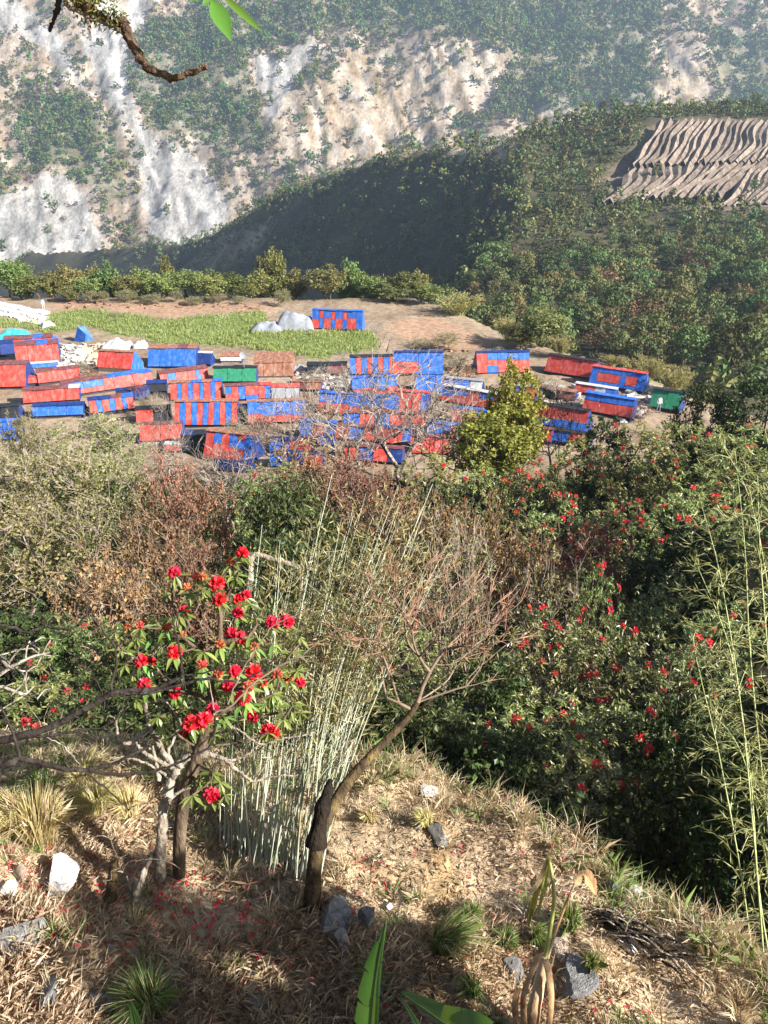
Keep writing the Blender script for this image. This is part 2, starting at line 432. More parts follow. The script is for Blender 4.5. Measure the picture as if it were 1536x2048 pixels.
M['leaf_yellow'] = leafmat('yellow_green_leaves', [(.14, .15, .025), (.25, .25, .045), (.36, .33, .09)], .3, .55, .2, .1)
M['leaf_bamboo'] = leafmat('bamboo_leaves', [(.16, .16, .06), (.30, .28, .11), (.46, .42, .21)], .3, .5, .3, .15)
M['leaf_near'] = leafmat('near_rhododendron_leaf', [(.09, .18, .035), (.16, .28, .06), (.27, .38, .12)], .3, .3, .5, .3)
M['leaf_crop'] = leafmat('crop_leaves', [(.15, .21, .065), (.24, .31, .11), (.35, .41, .18)], .35, .6, .2, .2)
M['flower'] = leafmat('red_rhododendron_petals', [(.55, .012, .03), (.78, .03, .06), (.88, .08, .12)], .3, .5, .3, .04, (1.2, .6, .6))
M['oldflower'] = leafmat('faded_orange_petals', [(.50, .10, .05), (.62, .17, .08), (.55, .22, .10)], .3, .6, .2, .15, (1.2, .8, .5))
M['straw'] = leafmat('dry_grass_blades', [(.22, .155, .095), (.42, .315, .20), (.62, .50, .33), (.76, .67, .49)], .3, .7, .15, .1, (1.1, 1, .8))
M['litter'] = leafmat('fallen_leaves', [(.10, .065, .045), (.24, .16, .105), (.42, .29, .19), (.58, .46, .33)], .1, .8, .1, .1, (1, 1, 1))
M['grassgreen'] = leafmat('green_grass_blades', [(.10, .17, .045), (.17, .26, .07), (.30, .36, .15)], .3, .6, .2, .1)
M['palegrass'] = leafmat('pale_tussock_blades', [(.38, .33, .14), (.56, .50, .24), (.68, .60, .34)], .35, .6, .2, .1)
# ================================================================== THE SETTING
def pip(px, py, poly):
    px = np.asarray(px); py = np.asarray(py)
    ins = np.zeros(px.shape, bool)
    n = len(poly)
    for i in range(n):
        x1, y1 = poly[i]; x2, y2 = poly[(i + 1) % n]
        c = ((y1 > py) != (y2 > py)) & (px < (x2 - x1) * (py - y1) / ((y2 - y1) or 1e-9) + x1)
        ins ^= c
    return ins
def hp(px, row, y):
    d = dirs(px, row)
    return d * (y / d[1])
def axis(lo, hi, flo, fhi, step, g):
    a = list(np.arange(flo, fhi, step))
    s = step; q = a[-1]
    while q < hi: s = min(s * g, 2.2); q += s; a.append(q)
    s = step; q = a[0]
    while q > lo: s = min(s * g, 2.2); q -= s; a.insert(0, q)
    return np.array(a)
def gridmesh(xs, ys, fn, tintfn):
    X, Y = np.meshgrid(xs, ys)
    Z = fn(X, Y)
    v = np.stack([X, Y, Z], -1)
    nx, ny = len(xs), len(ys)
    i = (np.arange(ny - 1)[:, None] * nx + np.arange(nx - 1)[None, :]).ravel()
    f = np.stack([i, i + 1, i + nx + 1, i + nx], -1)
    mb = MB()
    mb.add(v.reshape(-1, 3), f, 0, 0, tintfn(v).reshape(-1, 3))
    return mb

CROP = [[(-200, 615), (30, 640), (85, 645), (110, 628), (170, 618), (260, 628), (330, 640), (430, 630), (520, 622), (545, 655), (610, 662), (740, 662), (762, 690), (752, 700), (640, 716), (560, 705), (455, 692), (330, 690), (250, 672), (180, 652), (100, 668), (40, 655), (-200, 660)]]
SOIL = [[(770, 645), (860, 632), (905, 645), (985, 690), (930, 702), (850, 690), (800, 672)], [(90, 604), (300, 606), (520, 605), (560, 618), (420, 628), (330, 634), (230, 622), (110, 622)]]
def ground_tint(v):
    x, y, z = v[..., 0], v[..., 1], v[..., 2]
    px, py, _ = project(v)
    c = np.zeros(v.shape) + np.array([.40, .31, .205])
    n = fbm(x, y, .9, 3, 77)[..., None]
    c = c + n * np.array([.16, .125, .085]) - .10 * sstep(.1, .5, fbm(x, y, 2.1, 3, 79))[..., None]  # darker patches: bare soil and painted shadow between the clumps
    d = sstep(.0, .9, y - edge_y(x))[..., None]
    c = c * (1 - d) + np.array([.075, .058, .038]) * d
    k = sstep(48, 58, y)[..., None]
    c = c * (1 - k) + (np.array([.27, .205, .145]) + .22 * fbm(x, y, .35, 4, 15)[..., None] * np.array([.5, .42, .34])) * k
    m = np.zeros(px.shape, bool)
    for p in CROP: m |= pip(px, py, p)
    m &= y > 50
    c[m] = (.15, .19, .06)
    s = np.zeros(px.shape, bool)
    for p in SOIL: s |= pip(px, py, p)
    s &= y > 50
    c[s] = (.34, .22, .15)
    rim = (y > 50) & ((x - plateau_x(y) > 0) | (y > 134))
    c[rim] = (.16, .14, .07)
    return np.clip(c, .01, 1)
gx = axis(-190, 150, -6.5, 6.5, .085, 1.06)
gy = axis(-14, 165, 1.5, 9, .075, 1.045)
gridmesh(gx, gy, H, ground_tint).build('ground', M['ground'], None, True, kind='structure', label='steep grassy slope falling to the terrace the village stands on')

# ---- the spur across the ravine
SPINE = np.array([hp(820, 705, 160), hp(880, 640, 200), hp(960, 560, 250), hp(1050, 430, 330), hp(1062, 262, 425),
                  hp(900, 284, 470), hp(740, 318, 540), hp(640, 346, 590), hp(560, 385, 645), hp(460, 450, 740), hp(330, 486, 830), hp(200, 494, 890), hp(60, 502, 950), hp(-150, 640, 1050)])
def resample(P, step):
    d = np.concatenate([[0], np.cumsum(np.linalg.norm(np.diff(P, axis=0), axis=1))])
    t = np.arange(0, d[-1], step)
    return np.stack([np.interp(t, d, P[:, i]) for i in range(3)], 1)
SP = resample(SPINE, 9.0)
_sy = SPINE[:5, 1]; _sx = SPINE[:5, 0]
def lit_face(y):
    return np.interp(y, [60, 100, 130, 190, 250, 330, 350, 432, 455, 480, 700], [-30, -38, -41, -44.5, -43.5, -32, -27.5, 1.2, 0, -8, -150])
def S(x, y, rough=True):
    x = np.asarray(x, float); y = np.asarray(y, float)
    b = np.full(x.shape, -1e9)
    for q in SP:
        d = np.hypot(x - q[0], y - q[1])
        b = np.maximum(b, q[2] - 1.12 * d)
    a = lit_face(y) + .03 * (x - 60) - .17 * np.maximum(0, 128 - x) * sstep(320, 420, y)
    a = a - 1.05 * np.maximum(0, np.interp(y, _sy, _sx) - x)
    z = np.maximum(np.maximum(a, b), -190)
    if rough:
        z = z + 5 * fbm(x, y, 1 / 45., 4, 5) * sstep(60, 140, y)
    return z
FIELD = [(1300, 238), (1560, 238), (1600, 250), (1600, 420), (1430, 425), (1250, 400), (1200, 360), (1240, 320), (1275, 290)]
def hill_tint(v):
    x, y = v[..., 0], v[..., 1]
    n = fbm(x, y, 1 / 30., 4, 8)[..., None]
    c = np.array([.065, .06, .034]) + n * np.array([.05, .04, .025])
    px, py, _ = project(v)
    m = pip(px, py, [(p[0], p[1] + 3) for p in FIELD]) & (y < 460)
    c = np.where(m[..., None], np.array([.17, .13, .095]), c)
    m2 = pip(px, py, [(900, 285), (1010, 268), (1040, 290), (1000, 330), (930, 320), (880, 310)])
    c = np.where(m2[..., None], np.array([.36, .30, .22]) + n * .1, c)
    m3 = pip(px, py, [(380, 520), (450, 465), (560, 440), (520, 500), (420, 560), (360, 560)])
    c = np.where(m3[..., None], np.array([.22, .17, .12]) + n * .1, c)
    return np.clip(c, .015, 1)
hx = np.arange(-520, 420, 4.6); hy = np.arange(88, 1080, 5.0)
gridmesh(hx, hy, lambda x, y: S(x, y) - 2.2 * (pip(*project(np.stack([x, y, S(x, y, False)], -1))[:2], FIELD) & (y < 460)), hill_tint).build('hillside', M['hill'], None, True, kind='structure', label='wooded spur rising across the ravine behind the village')

# ---- terraced field on the spur: each strip is a terrace with a bright tread and a dark riser
ter = link('terraced_field', None, None, 'pale ploughed terraces in curving strips on the crest of the wooded spur', 'field', kind='structure')
def field_pt(px, row):
    fn = lambda x, y: lit_face(np.asarray(y)) + .03 * (np.asarray(x) - 60) + .6
    return ray(px, row, fn, 150, 470, 500)
def strip_lines(n, top, mid, bot, rows, amp, seed):
    out = []
    for i in range(n + 1):
        u = i / n
        ln = []
        for v in np.linspace(0, 1, 15):
            x = np.interp(v, [0, .5, 1], [top[0] + (top[1] - top[0]) * u, mid[0] + (mid[1] - mid[0]) * u, bot[0] + (bot[1] - bot[0]) * u])
            x += amp * (math.sin(v * 7 + u * 3 + seed) * .6 + float(fbm(v * 3 + seed, u * 6, 1, 2, seed)) * 1.3)
            r0 = rows[0] + (rows[2] - rows[0]) * u; r1 = rows[1] + (rows[3] - rows[1]) * u
            ln.append((x, r0 + (r1 - r0) * v))
        out.append(ln)
    return out
for (n, top, mid, bot, rows, amp, seed, hh) in [
        (23, (1312, 1625), (1296, 1604), (1258, 1572), (246, 336, 243, 322), 8, 1, 2.0),
        (17, (1262, 1530), (1240, 1490), (1205, 1430), (340, 408, 326, 395), 9, 4, 1.7),
        (11, (1500, 1660), (1465, 1640), (1425, 1600), (338, 418, 325, 405), 9, 9, 1.7)]:
    lines = strip_lines(n, top, mid, bot, rows, amp, seed)
    for i in range(n):
        A = np.array([field_pt(*q) for q in lines[i]]); B = np.array([field_pt(*q) for q in lines[i + 1]])
        h = hh * (0.6 + .8 * random.random())
        mb = MB()
        up = np.array([0, 0, 1.])
        a0 = A + up * .1; b0 = B + up * .05
        mid_ = A * .42 + B * .58 + up * (h * (.8 + .2 * np.sin(np.arange(15) * .9 + i * 2))[:, None])
        foot = A - up * 1.2 + (A - B) * .06
        bk = B - up * 1.0
        v = np.stack([foot, a0, mid_, b0, bk], 1)
        k = np.arange(14)[:, None] * 5
        f = np.concatenate([k + np.array([[j, j + 1, j + 6, j + 5]]) for j in range(4)])
        mb.add(v.reshape(-1, 3), f)
        mb.build('terrace', M['terrace'], ter)

# ---- the far side of the valley
WHITE = [[(-200, 640), (-200, 430), (40, 380), (95, 345), (130, 345), (180, 400), (195, 470), (215, 510), (100, 540), (60, 520), (20, 530)],
         [(160, 70), (235, 30), (300, -40), (320, -10), (258, 110), (256, 190), (292, 270), (355, 290), (420, 340), (455, 400), (462, 450), (400, 500), (300, 490), (290, 420), (268, 320), (245, 250), (205, 190), (180, 120)],
         [(-100, -60), (10, -60), (60, 20), (120, 80), (190, 190), (170, 190), (100, 120), (30, 70), (-100, 60)],
         [(500, 112), (560, 120), (610, 80), (660, 85), (600, 140), (556, 230), (545, 290), (530, 200), (500, 140)],
         [(690, 140), (705, 150), (735, 300), (725, 300)]]
BUFF = [[(540, 230), (650, 150), (760, 100), (880, 90), (1000, 100), (1010, 150), (985, 200), (900, 250), (760, 310), (690, 330), (580, 330), (560, 270)],
        [(1330, 110), (1360, 60), (1390, 90), (1415, 160), (1420, 215), (1300, 215), (1320, 160)],
        [(800, 100), (900, 80), (900, 170), (830, 160)]]
FOREST = [[(260, 110), (300, 50), (480, 30), (700, -60), (1250, -60), (1330, 60), (1290, 130), (1130, 120), (1080, 160), (1000, 100), (900, 60), (740, 60), (620, 60), (480, 110), (510, 200), (520, 300), (470, 300), (380, 285), (300, 260), (262, 190)],
          [(60, 200), (160, 180), (230, 260), (250, 330), (240, 400), (130, 340), (70, 330), (20, 260)],
          [(1010, 130), (1130, 110), (1290, 140), (1310, 210), (1000, 230), (990, 190)],
          [(1420, 60), (1600, 60), (1600, 240), (1440, 220)], [(-50, 370), (50, 380), (60, 440), (-50, 450)]]
TOE = 1010.0
def mnt(x, y):
    x = np.asarray(x, float); y = np.asarray(y, float)
    yy = y + 55 * fbm(x, y * 0 + 3, 1 / 210., 3, 41) + 40 * np.sin(x / 170.)
    t = yy - TOE
    z = -172 + np.where(t < 0, t * .15, t * .80)
    rid = 1 - np.abs(fbm(x + t * .22, y * .35, 1 / 60., 3, 12))
    z = z + 16 * (rid - .6) * sstep(0, 60, t)
    z = z + 22 * fbm(x, y, 1 / 120., 4, 13) + 5 * fbm(x, y, 1 / 28., 3, 14) + 4.5 * (1 - 2 * np.abs(fbm(x + t * .3, y * .16, 1 / 14., 3, 19))) + 1.6 * fbm(x, y, 1 / 8., 2, 18)
    return z
def masks(px, py):
    fine = fbm(px, py, 1 / 11., 3, 64)
    def g(polys):
        s = 0
        for a, sd in ((10, 61), (22, 161), (34, 261), (16, 361)):
            wx = px + a * 2 * fbm(px, py, 1 / 34., 4, sd); wy = py + a * 2 * fbm(px, py, 1 / 34., 4, sd + 40)
            m = np.zeros(px.shape, bool)
            for p in polys: m |= pip(wx, wy, p)
            s = s + m / 4.
        return sstep(.25, .75, s + .45 * fine * ((s > 0) & (s < 1)))
    return g(WHITE), g(BUFF), g(FOREST)
def mountain_tint(v):
    px, py, _ = project(v)
    w, b, f = masks(px, py)
    w, b, f = w[..., None], b[..., None], f[..., None]
    x, y = v[..., 0], v[..., 1]
    n = fbm(x, y, 1 / 24., 4, 22)[..., None]; n2 = fbm(x + y * .35, y * .2, 1 / 9., 4, 23)[..., None]; n3 = fbm(x, y, 1 / 9., 2, 29)[..., None]
    c = np.array([.27, .215, .16]) + n * .11 + n3 * .07
    c = c * (1 - f) + (np.array([.17, .155, .10]) + n * .08) * f
    c = c * (1 - b) + (np.array([.34, .275, .205]) + n2 * .20 + n3 * .08) * b
    c = c * (1 - w) + (np.array([.315, .30, .28]) + n2 * .14 + n3 * .10) * w
    return np.clip(c, .03, .8)
mx = np.arange(-800, 900, 4.2); my = np.arange(930, 1540, 3.6)
gridmesh(mx, my, mnt, mountain_tint).build('mountainside', M['mountain'], None, True, kind='structure', label='sunlit mountainside with pale landslide scars across the valley')

# ---- the air between
hz = MB(); box(hz, (20, 770, 60), (2100, 1640, 560))
hm, hnt, hout = newmat('haze')
pv = N(hnt, 'VolumePrincipled'); pv.inputs['Color'].default_value = (.58, .75, 1.0, 1); pv.inputs['Density'].default_value = .00022
pv.inputs['Anisotropy'].default_value = .3
hnt.links.new(pv.outputs[0], hout.inputs['Volume'])
hz.build('haze', hm, None, kind='stuff', label='thin pale haze filling the air of the whole valley')
# ================================================================== FAR AND MIDDLE TREES
def cluster_crown(mb, c, h, w, nclump, per, leaf, r, tv=0.0, mat=0, conical=0.0, shell=.75, flat=1.0):
    """a crown of leaf clumps; c: foot of the crown, h: height, w: half width"""
    n = nclump
    d = runit(n, r)
    rad = (shell + (1 - shell) * r.random(n)) * (.65 + .45 * r.random(n))
    zz = (d[:, 2] * rad * .5 + .5)
    ww = w * (1 - conical * zz)
    cc = np.stack([d[:, 0] * rad * ww, d[:, 1] * rad * ww, zz * h], 1)
    cs = w * (.30 + .25 * r.random(n))
    k = np.repeat(np.arange(n), per)
    o = runit(n * per, r)
    o[:, 2] = np.abs(o[:, 2]) * .9 - .25
    pts = cc[k] + o * (cs[k] * (.55 + .5 * r.random(n * per)))[:, None] * np.array([1, 1, .8 * flat])
    nn = nrm(o + runit(n * per, r) * .28 + np.array([0, 0, .15]))
    dd = np.cross(nn, runit(n * per, r))
    L = leaf * (.7 + .6 * r.random(n * per))
    rhomb(mb, pts + np.asarray(c), dd, nn, L, L * .75, mat, tv)

# ---- scattered wood on the far mountainside (one mass)
r = np.random.default_rng(3)
N0 = 30000
X = r.uniform(-640, 820, N0); Y = r.uniform(985, 1480, N0)
Z = mnt(X, Y)
px, py, dep = project(np.stack([X, Y, Z], 1))
w_, b_, f_ = masks(px, py)
den = .48 + .52 * f_; den = den * (1 - b_) + .10 * b_; den = den * (1 - w_) + .035 * w_
den = den * (.35 + 1.1 * sstep(-.35, .35, fbm(X, Y, 1 / 45., 3, 71)))
vis = (px > -80) & (px < 1620) & (py > -60) & (py < 600)
keep = vis & (r.random(N0) < den)
green = r.random(N0) < (.38 + .5 * f_)
far = MB(); scrub = MB()
idx = np.nonzero(keep)[0]
rr = np.random.default_rng(4)
for i in idx:
    g = bool(green[i])
    h = rr.uniform(6.5, 15) if g else rr.uniform(3.5, 8)
    tgt = far if g else scrub
    cluster_crown(tgt, (X[i], Y[i], Z[i] - .6), h, h * rr.uniform(.36, .52), 7, 6, h * .25, rr, tv=rr.random(), conical=rr.uniform(0, .5))
print('far trees', len(idx))
far.build('forest', M['leaf_far'], None, kind='stuff', label='scattered green wood clothing the far mountainside')
scrub.build('scrub', M['leaf_scrub'], None, kind='stuff', label='grey-brown scrub dotted over the far mountainside')

# ---- trees of the spur
def tree_mesh(name, h, w, nclump, per, leaf, seed, leafm, conical=.1, trunk=.18, clear=.22, barkm='bark', trunk_k=5):
    r = np.random.default_rng(seed)
    mb = MB()
    pts = np.array([[0, 0, -.8], [r.normal() * .1, r.normal() * .1, h * .3], [r.normal() * .25, r.normal() * .25, h * .75]])
    tube(mb, pts, [trunk, trunk * .8, trunk * .3], trunk_k, 0)
    for _ in range(4):
        a = r.uniform(0, 6.28); z0 = h * r.uniform(.25, .5)
        tube(mb, [[0, 0, z0], [math.cos(a) * w * .35, math.sin(a) * w * .35, z0 + h * .12], [math.cos(a) * w * .7, math.sin(a) * w * .7, z0 + h * .25]], [trunk * .5, trunk * .35, trunk * .15], 3, 0)
    cb = MB()
    cluster_crown(cb, (0, 0, h * clear), h * (1 - clear), w, nclump, per, leaf, r, conical=conical)
    return mb.mesh(name + '_trunk', [M[barkm]]), cb.mesh(name + '_crown', [M[leafm]])
def set_tree(name, me, label, group, loc, rz, scale):
    root = link(name, None, None, label, 'tree', group, None, loc, (0, 0, rz), scale)
    link('trunk', me[0], root); link('crown', me[1], root)
    return root
SPUR_MESH = {'green': [tree_mesh('valley_tree', 9.5, 3.3, 30, 26, .60, 100 + i, 'leaf_spur', conical=(.1, .35, .5, .2)[i % 4]) for i in range(5)],
             'brown': [tree_mesh('withered_tree', 7.5, 3.0, 22, 18, .42, 120 + i, 'leaf_brown') for i in range(3)]}
r = np.random.default_rng(21)
cand = []
def spur_pts(n, xlo, xhi, ylo, yhi, keepfn):
    X = r.uniform(xlo, xhi, n); Y = r.uniform(ylo, yhi, n); Z = S(X, Y)
    px, py, dep = project(np.stack([X, Y, Z], 1))
    k = (px > -60) & (px < 1600) & (py > 120) & (py < 800) & keepfn(X, Y, Z, px, py)
    return X[k], Y[k], Z[k], px[k], py[k], dep[k]
nofield = lambda px, py, Y: ~(pip(px, py, [(p[0], p[1]) for p in FIELD]) & (Y < 462))
def keep1(X, Y, Z, px, py):
    clump = .25 + .75 * sstep(-.45, .1, fbm(X, Y, 1 / 28., 3, 91))
    bare = pip(px, py, [(900, 285), (1010, 268), (1040, 300), (960, 330), (880, 310)]) | pip(px, py, [(380, 520), (450, 470), (540, 450), (500, 510), (420, 560), (360, 560)])
    ok = nofield(px, py, Y) & (r.random(len(X)) < clump) & (~bare | (r.random(len(X)) < .2))
    # nothing where the village terrace hides it
    gz = H(X, Y)
    return ok & ((Y > 165) | (Z > gz + 1))
A1 = spur_pts(2600, -10, 190, 90, 300, keep1)
A2 = spur_pts(6500, -300, 240, 300, 900, keep1)
A3 = spur_pts(2200, 30, 260, 290, 470, lambda X, Y, Z, px, py: nofield(px, py, Y) & (r.random(len(X)) < .8))
XS, YS, ZS, PX, PY, DP = [np.concatenate(q) for q in zip(A1, A2, A3)]
# thin out trees too close to each other
order = np.argsort(DP); sel = []
cell = {}
for i in order:
    k = (int(XS[i] // 4.2), int(YS[i] // 4.2))
    if any((k[0] + a, k[1] + b) in cell and (XS[cell[(k[0] + a, k[1] + b)]] - XS[i]) ** 2 + (YS[cell[(k[0] + a, k[1] + b)]] - YS[i]) ** 2 < 17 for a in (-1, 0, 1) for b in (-1, 0, 1)): continue
    cell[k] = i; sel.append(i)
sel = np.array(sel)
inview = (PX[sel] > -10) & (PX[sel] < 1546) & (PY[sel] < 770) & (YS[sel] < 480)
ind = sel[inview][:300]
rest = np.setdiff1d(sel, ind)
def spur_label(px, py, y, brown, s):
    kind = ('small ' if s < .75 else 'large ' if s > .98 else '') + ('withered brown tree' if brown else 'rounded green tree')
    if px > 1180 and y > 300: where = 'bordering the terraced field on the spur'
    elif px > 960 + (640 - py) * .25:
        lm = ('above the bamboo clump' if px < 1060 else 'above the tall yellow-olive tree' if px < 1150 else 'above the windowed blue shelter' if px < 1280 else 'above the teal green shelter' if px < 1400 else 'above the dark evergreens')
        ht = 'high' if py < 470 else 'halfway up' if py < 590 else 'low'
        where = ht + ' on the lit flank, ' + lm
    else:
        lm = ('above the crop field' if px < 600 else 'above the checkered shelter' if px < 760 else 'above the ploughed soil' if px < 900 else 'above the bamboo clump')
        ht = 'high' if py < 430 else 'halfway up' if py < 520 else 'low'
        where = ht + ' on the shadowed flank, ' + lm
    lb = kind + ' ' + where
    return lb, lb
for i in ind:
    br = r.random() < .2
    me = SPUR_MESH['brown' if br else 'green'][r.integers(0, 3 if br else 5)]
    s = r.uniform(.55, 1.15) * (1 if YS[i] < 330 else .72)
    lb, gp = spur_label(PX[i], PY[i], YS[i], br, s)
    set_tree('withered_tree' if br else 'valley_tree', me, lb, gp, (XS[i], YS[i], ZS[i] - .3), r.uniform(0, 6.28), (s * r.uniform(.8, 1.25), s * r.uniform(.8, 1.25), s))
wood = MB()
rr = np.random.default_rng(9)
for i in rest:
    h = rr.uniform(4, 8) * (1.35 if PX[i] < 960 else 1)
    cluster_crown(wood, (XS[i], YS[i], ZS[i] - .3), h, h * rr.uniform(.3, .42), 9, 8, h * .16, rr, tv=rr.random(), conical=rr.uniform(0, .5))
# undergrowth over the whole spur
ux = rr.uniform(-260, 230, 15000); uy = rr.uniform(95, 760, 15000); uz = S(ux, uy)
upx, upy, _ = project(np.stack([ux, uy, uz], 1))
k = (upx > -20) & (upx < 1560) & (upy < 790) & nofield(upx, upy, uy) & ((uy > 165) | (uz > H(ux, uy) + .5))
for x, y, z in zip(ux[k], uy[k], uz[k]):
    h = rr.uniform(.9, 2.6) * (1 if y < 400 else 1.6)
    cluster_crown(wood, (x, y, z - .2), h, h * rr.uniform(.5, .9), 3, 6, h * .34, rr, tv=rr.random())
wood.build('woodland', M['leaf_spur'], None, kind='stuff', label='mass of undergrowth and distant trees covering the spur')
print('spur', len(ind), len(rest), k.sum())

# ---- trees along the crest behind the terraced field
for i in range(26):
    px = 1075 + i * 18.5 + r.normal() * 5
    y = 446 + r.uniform(-3, 10)
    x = (px - CX) / FPX * (y * cp)
    h = r.uniform(.9, 1.35)
    set_tree('crest_tree', SPUR_MESH['green'][r.integers(0, 5)], ORD[i] + ' tree of the row along the crest, counted from the shadowed flank', 'row of trees on the crest', (x, y, float(S(x, y)) - .8), r.uniform(0, 6.28), (h * .72, h * .72, h * (.95 if i < 9 else .72)))

# ---- library of plants with real twigs: (trunk mesh, crown mesh)
def plant(name, h, w, tips, per, leaf, lw, spread, seed, leafm, barkm='twig', r0=.09, rt=.008, stems=1, base=.3, shell=.6, droop=0., k=5, top=1.0, whorl=False, twigs=0, bow=.1):
    r = np.random.default_rng(seed)
    d = runit(tips, r)
    rad = (shell + (1 - shell) * r.random(tips)) 
    rad *= .72 + .38 * vnoise(np.arctan2(d[:, 1], d[:, 0]) * 1.6 + 9 + seed, d[:, 2] * 2.2 + 5, seed)
    zc = (base + 1) / 2 * h; hz = (1 - base) / 2 * h
    T = np.stack([d[:, 0] * rad * w, d[:, 1] * rad * w, zc + d[:, 2] * rad * hz * top], 1)
    T = T[T[:, 2] > .05 * h]
    mb = MB()
    leafb = MB()
    parts = [T] if stems == 1 else [T[np.arange(len(T)) % stems == s] for s in range(stems)]
    if stems > 1:
        an = np.arctan2(T[:, 1], T[:, 0]); o = np.argsort(an); parts = np.array_split(T[o], stems)
    dirs_ = []; pts_ = []
    for s, P in enumerate(parts):
        if not len(P): continue
        c = P.mean(0)
        b = np.array([r.normal() * .12, r.normal() * .12, -.5]) * (0 if stems == 1 else 1) + np.array([0, 0, -.4 if stems == 1 else 0])
        f = .45 if stems == 1 else .3
        st = [b, b + (c - b) * .2 + r.normal(size=3) * .05, b + (c - b) * f + r.normal(size=3) * .08]
        A, par, ends = grow(st, P, seg=h * .09, alpha=.3, jit=.12, bow=bow, r=r)
        limbs(mb, A, par, r0 / math.sqrt(stems), rt, k, 0)
        for ti, e in ends:
            q = A[e]; pr = A[par[e]]
            pts_.append(q); dirs_.append(q - pr)
    pts_ = np.array(pts_); dirs_ = nrm(np.array(dirs_))
    if twigs:
        for q, dd in zip(pts_, dirs_):
            for _ in range(twigs):
                e = q + (dd + r.normal(size=3) * .6 + np.array([0, 0, .25])) * spread * r.uniform(.5, 1.1)
                m_ = (q + e) / 2 + r.normal(size=3) * spread * .08
                tube(mb, [q - dd * spread * r.uniform(0, .6), m_, e], [rt, rt * .8, rt * .5], 3, 0)
    if per:
        kk = np.repeat(np.arange(len(pts_)), per)
        n = len(kk)
        if whorl:
            a = r.uniform(0, 6.28, n)
            side = np.stack([np.cos(a), np.sin(a), r.uniform(-.9, .35, n)], 1)
            dd = nrm(side + dirs_[kk] * .35)
            c = pts_[kk] + runit(n, r) * spread * r.random(n)[:, None]
            nn = np.array([0, 0, 1.]) + runit(n, r) * .45
            L = leaf * r.uniform(.7, 1.2, n)
            rhomb(leafb, c, dd, nn, L, L * lw, 0, 0, .5)
        else:
            o = runit(n, r)
            c = pts_[kk] + o * (spread * r.random(n) ** .6)[:, None] - np.array([0, 0, droop]) * r.random(n)[:, None]
            nn = nrm(o * .6 + runit(n, r) + np.array([0, 0, .5]))
            dd = np.cross(nn, runit(n, r))
            L = leaf * r.uniform(.6, 1.3, n)
            rhomb(leafb, c, dd, nn, L, L * lw)
    return (mb.mesh(name + '_trunk', M[barkm]), leafb.mesh(name + '_crown', M[leafm]) if per else None, h, pts_)
LIB = {
 'olive':  [plant('olive_tree', 6, 2.6, 210, 21, .16, .6, .36, 200 + i, 'leaf_olive', 'ash', .12, .012, 2, .12, .4, twigs=4) for i in range(3)],
 'russet': [plant('russet_shrub', 4, 2.2, 170, 11, .13, .6, .26, 210 + i, 'leaf_russet', 'twig', .09, .011, 4, .1, .4, twigs=4) for i in range(3)],
 'rhodo':  [plant('rhododendron', 4.5, 2.4, 230, 22, .20, .30, .13, 220 + i, 'leaf_rhodo', 'bark', .12, .014, 3, .05, .62, whorl=True) for i in range(3)],
 'dark':   [plant('evergreen', 4.5, 2.4, 230, 24, .22, .36, .20, 230 + i, 'leaf_dark', 'darkbark', .12, .014, 3, .05, .6) for i in range(2)],
 'yellow': [plant('yellow_tree', 7, 1.9, 230, 30, .18, .7, .30, 240 + i, 'leaf_yellow', 'bark', .14, .012, 1, .18, .45) for i in range(2)],
 'bare':   [plant('bare_tree', 8, 4.2, 260, 0, .1, .5, .55, 250 + i, 'leaf_olive', ('ash', 'ash', 'darkbark')[i], .17, .013, (2, 1, 1)[i], .3, .45, twigs=3, bow=.05) for i in range(3)],
 'grey':   [plant('grey_shrub', 3, 1.6, 170, 9, .10, .5, .22, 260 + i, 'leaf_olive', 'ash', .06, .008, 5, .1, .4, twigs=4) for i in range(2)],
 'edge':   [plant('edge_tree', 8, 2.6, 120, 26, .34, .7, .62, 270 + i, 'leaf_edge', 'bark', .16, .02, 1, .22, .4) for i in range(4)],
 'gold':   [plant('golden_tree', 7, 2.8, 120, 26, .32, .7, .6, 280 + i, 'leaf_olive', 'bark', .16, .02, 2, .15, .4) for i in range(2)],
}
# feathery bamboo as seen far off
def far_bamboo(seed):
    r = np.random.default_rng(seed); c = MB(); l = MB()
    for i in range(46):
        a = r.uniform(0, 6.28); q = r.uniform(.2, 1)
        b = np.array([math.cos(a) * .5 * q, math.sin(a) * .5 * q, -.3]); t = np.array([math.cos(a) * 2.6 * q, math.sin(a) * 2.6 * q, r.uniform(3.2, 5)])
        m = (b + t) / 2 + np.array([0, 0, .7]) - np.array([b[0] + t[0], b[1] + t[1], 0]) * .12
        u = np.linspace(0, 1, 6)[:, None]
        p = (1 - u) ** 2 * b + 2 * u * (1 - u) * m + u * u * t
        tube(c, p, np.linspace(.03, .01, 6), 3)
        n = 70; uu = r.uniform(.3, 1, n)[:, None]
        q_ = (1 - uu) ** 2 * b + 2 * uu * (1 - uu) * m + uu * uu * t + r.normal(size=(n, 3)) * .14
        rhomb(l, q_, nrm(t - b) + r.normal(size=(n, 3)) * .5, runit(n, r), .4, .09)
    return (c.mesh('bamboo_canes', M['greencane']), l.mesh('bamboo_crown', M['leaf_bamboo']), 5.0, None)
LIB['fbamboo'] = [far_bamboo(5), far_bamboo(6)]
FL = []
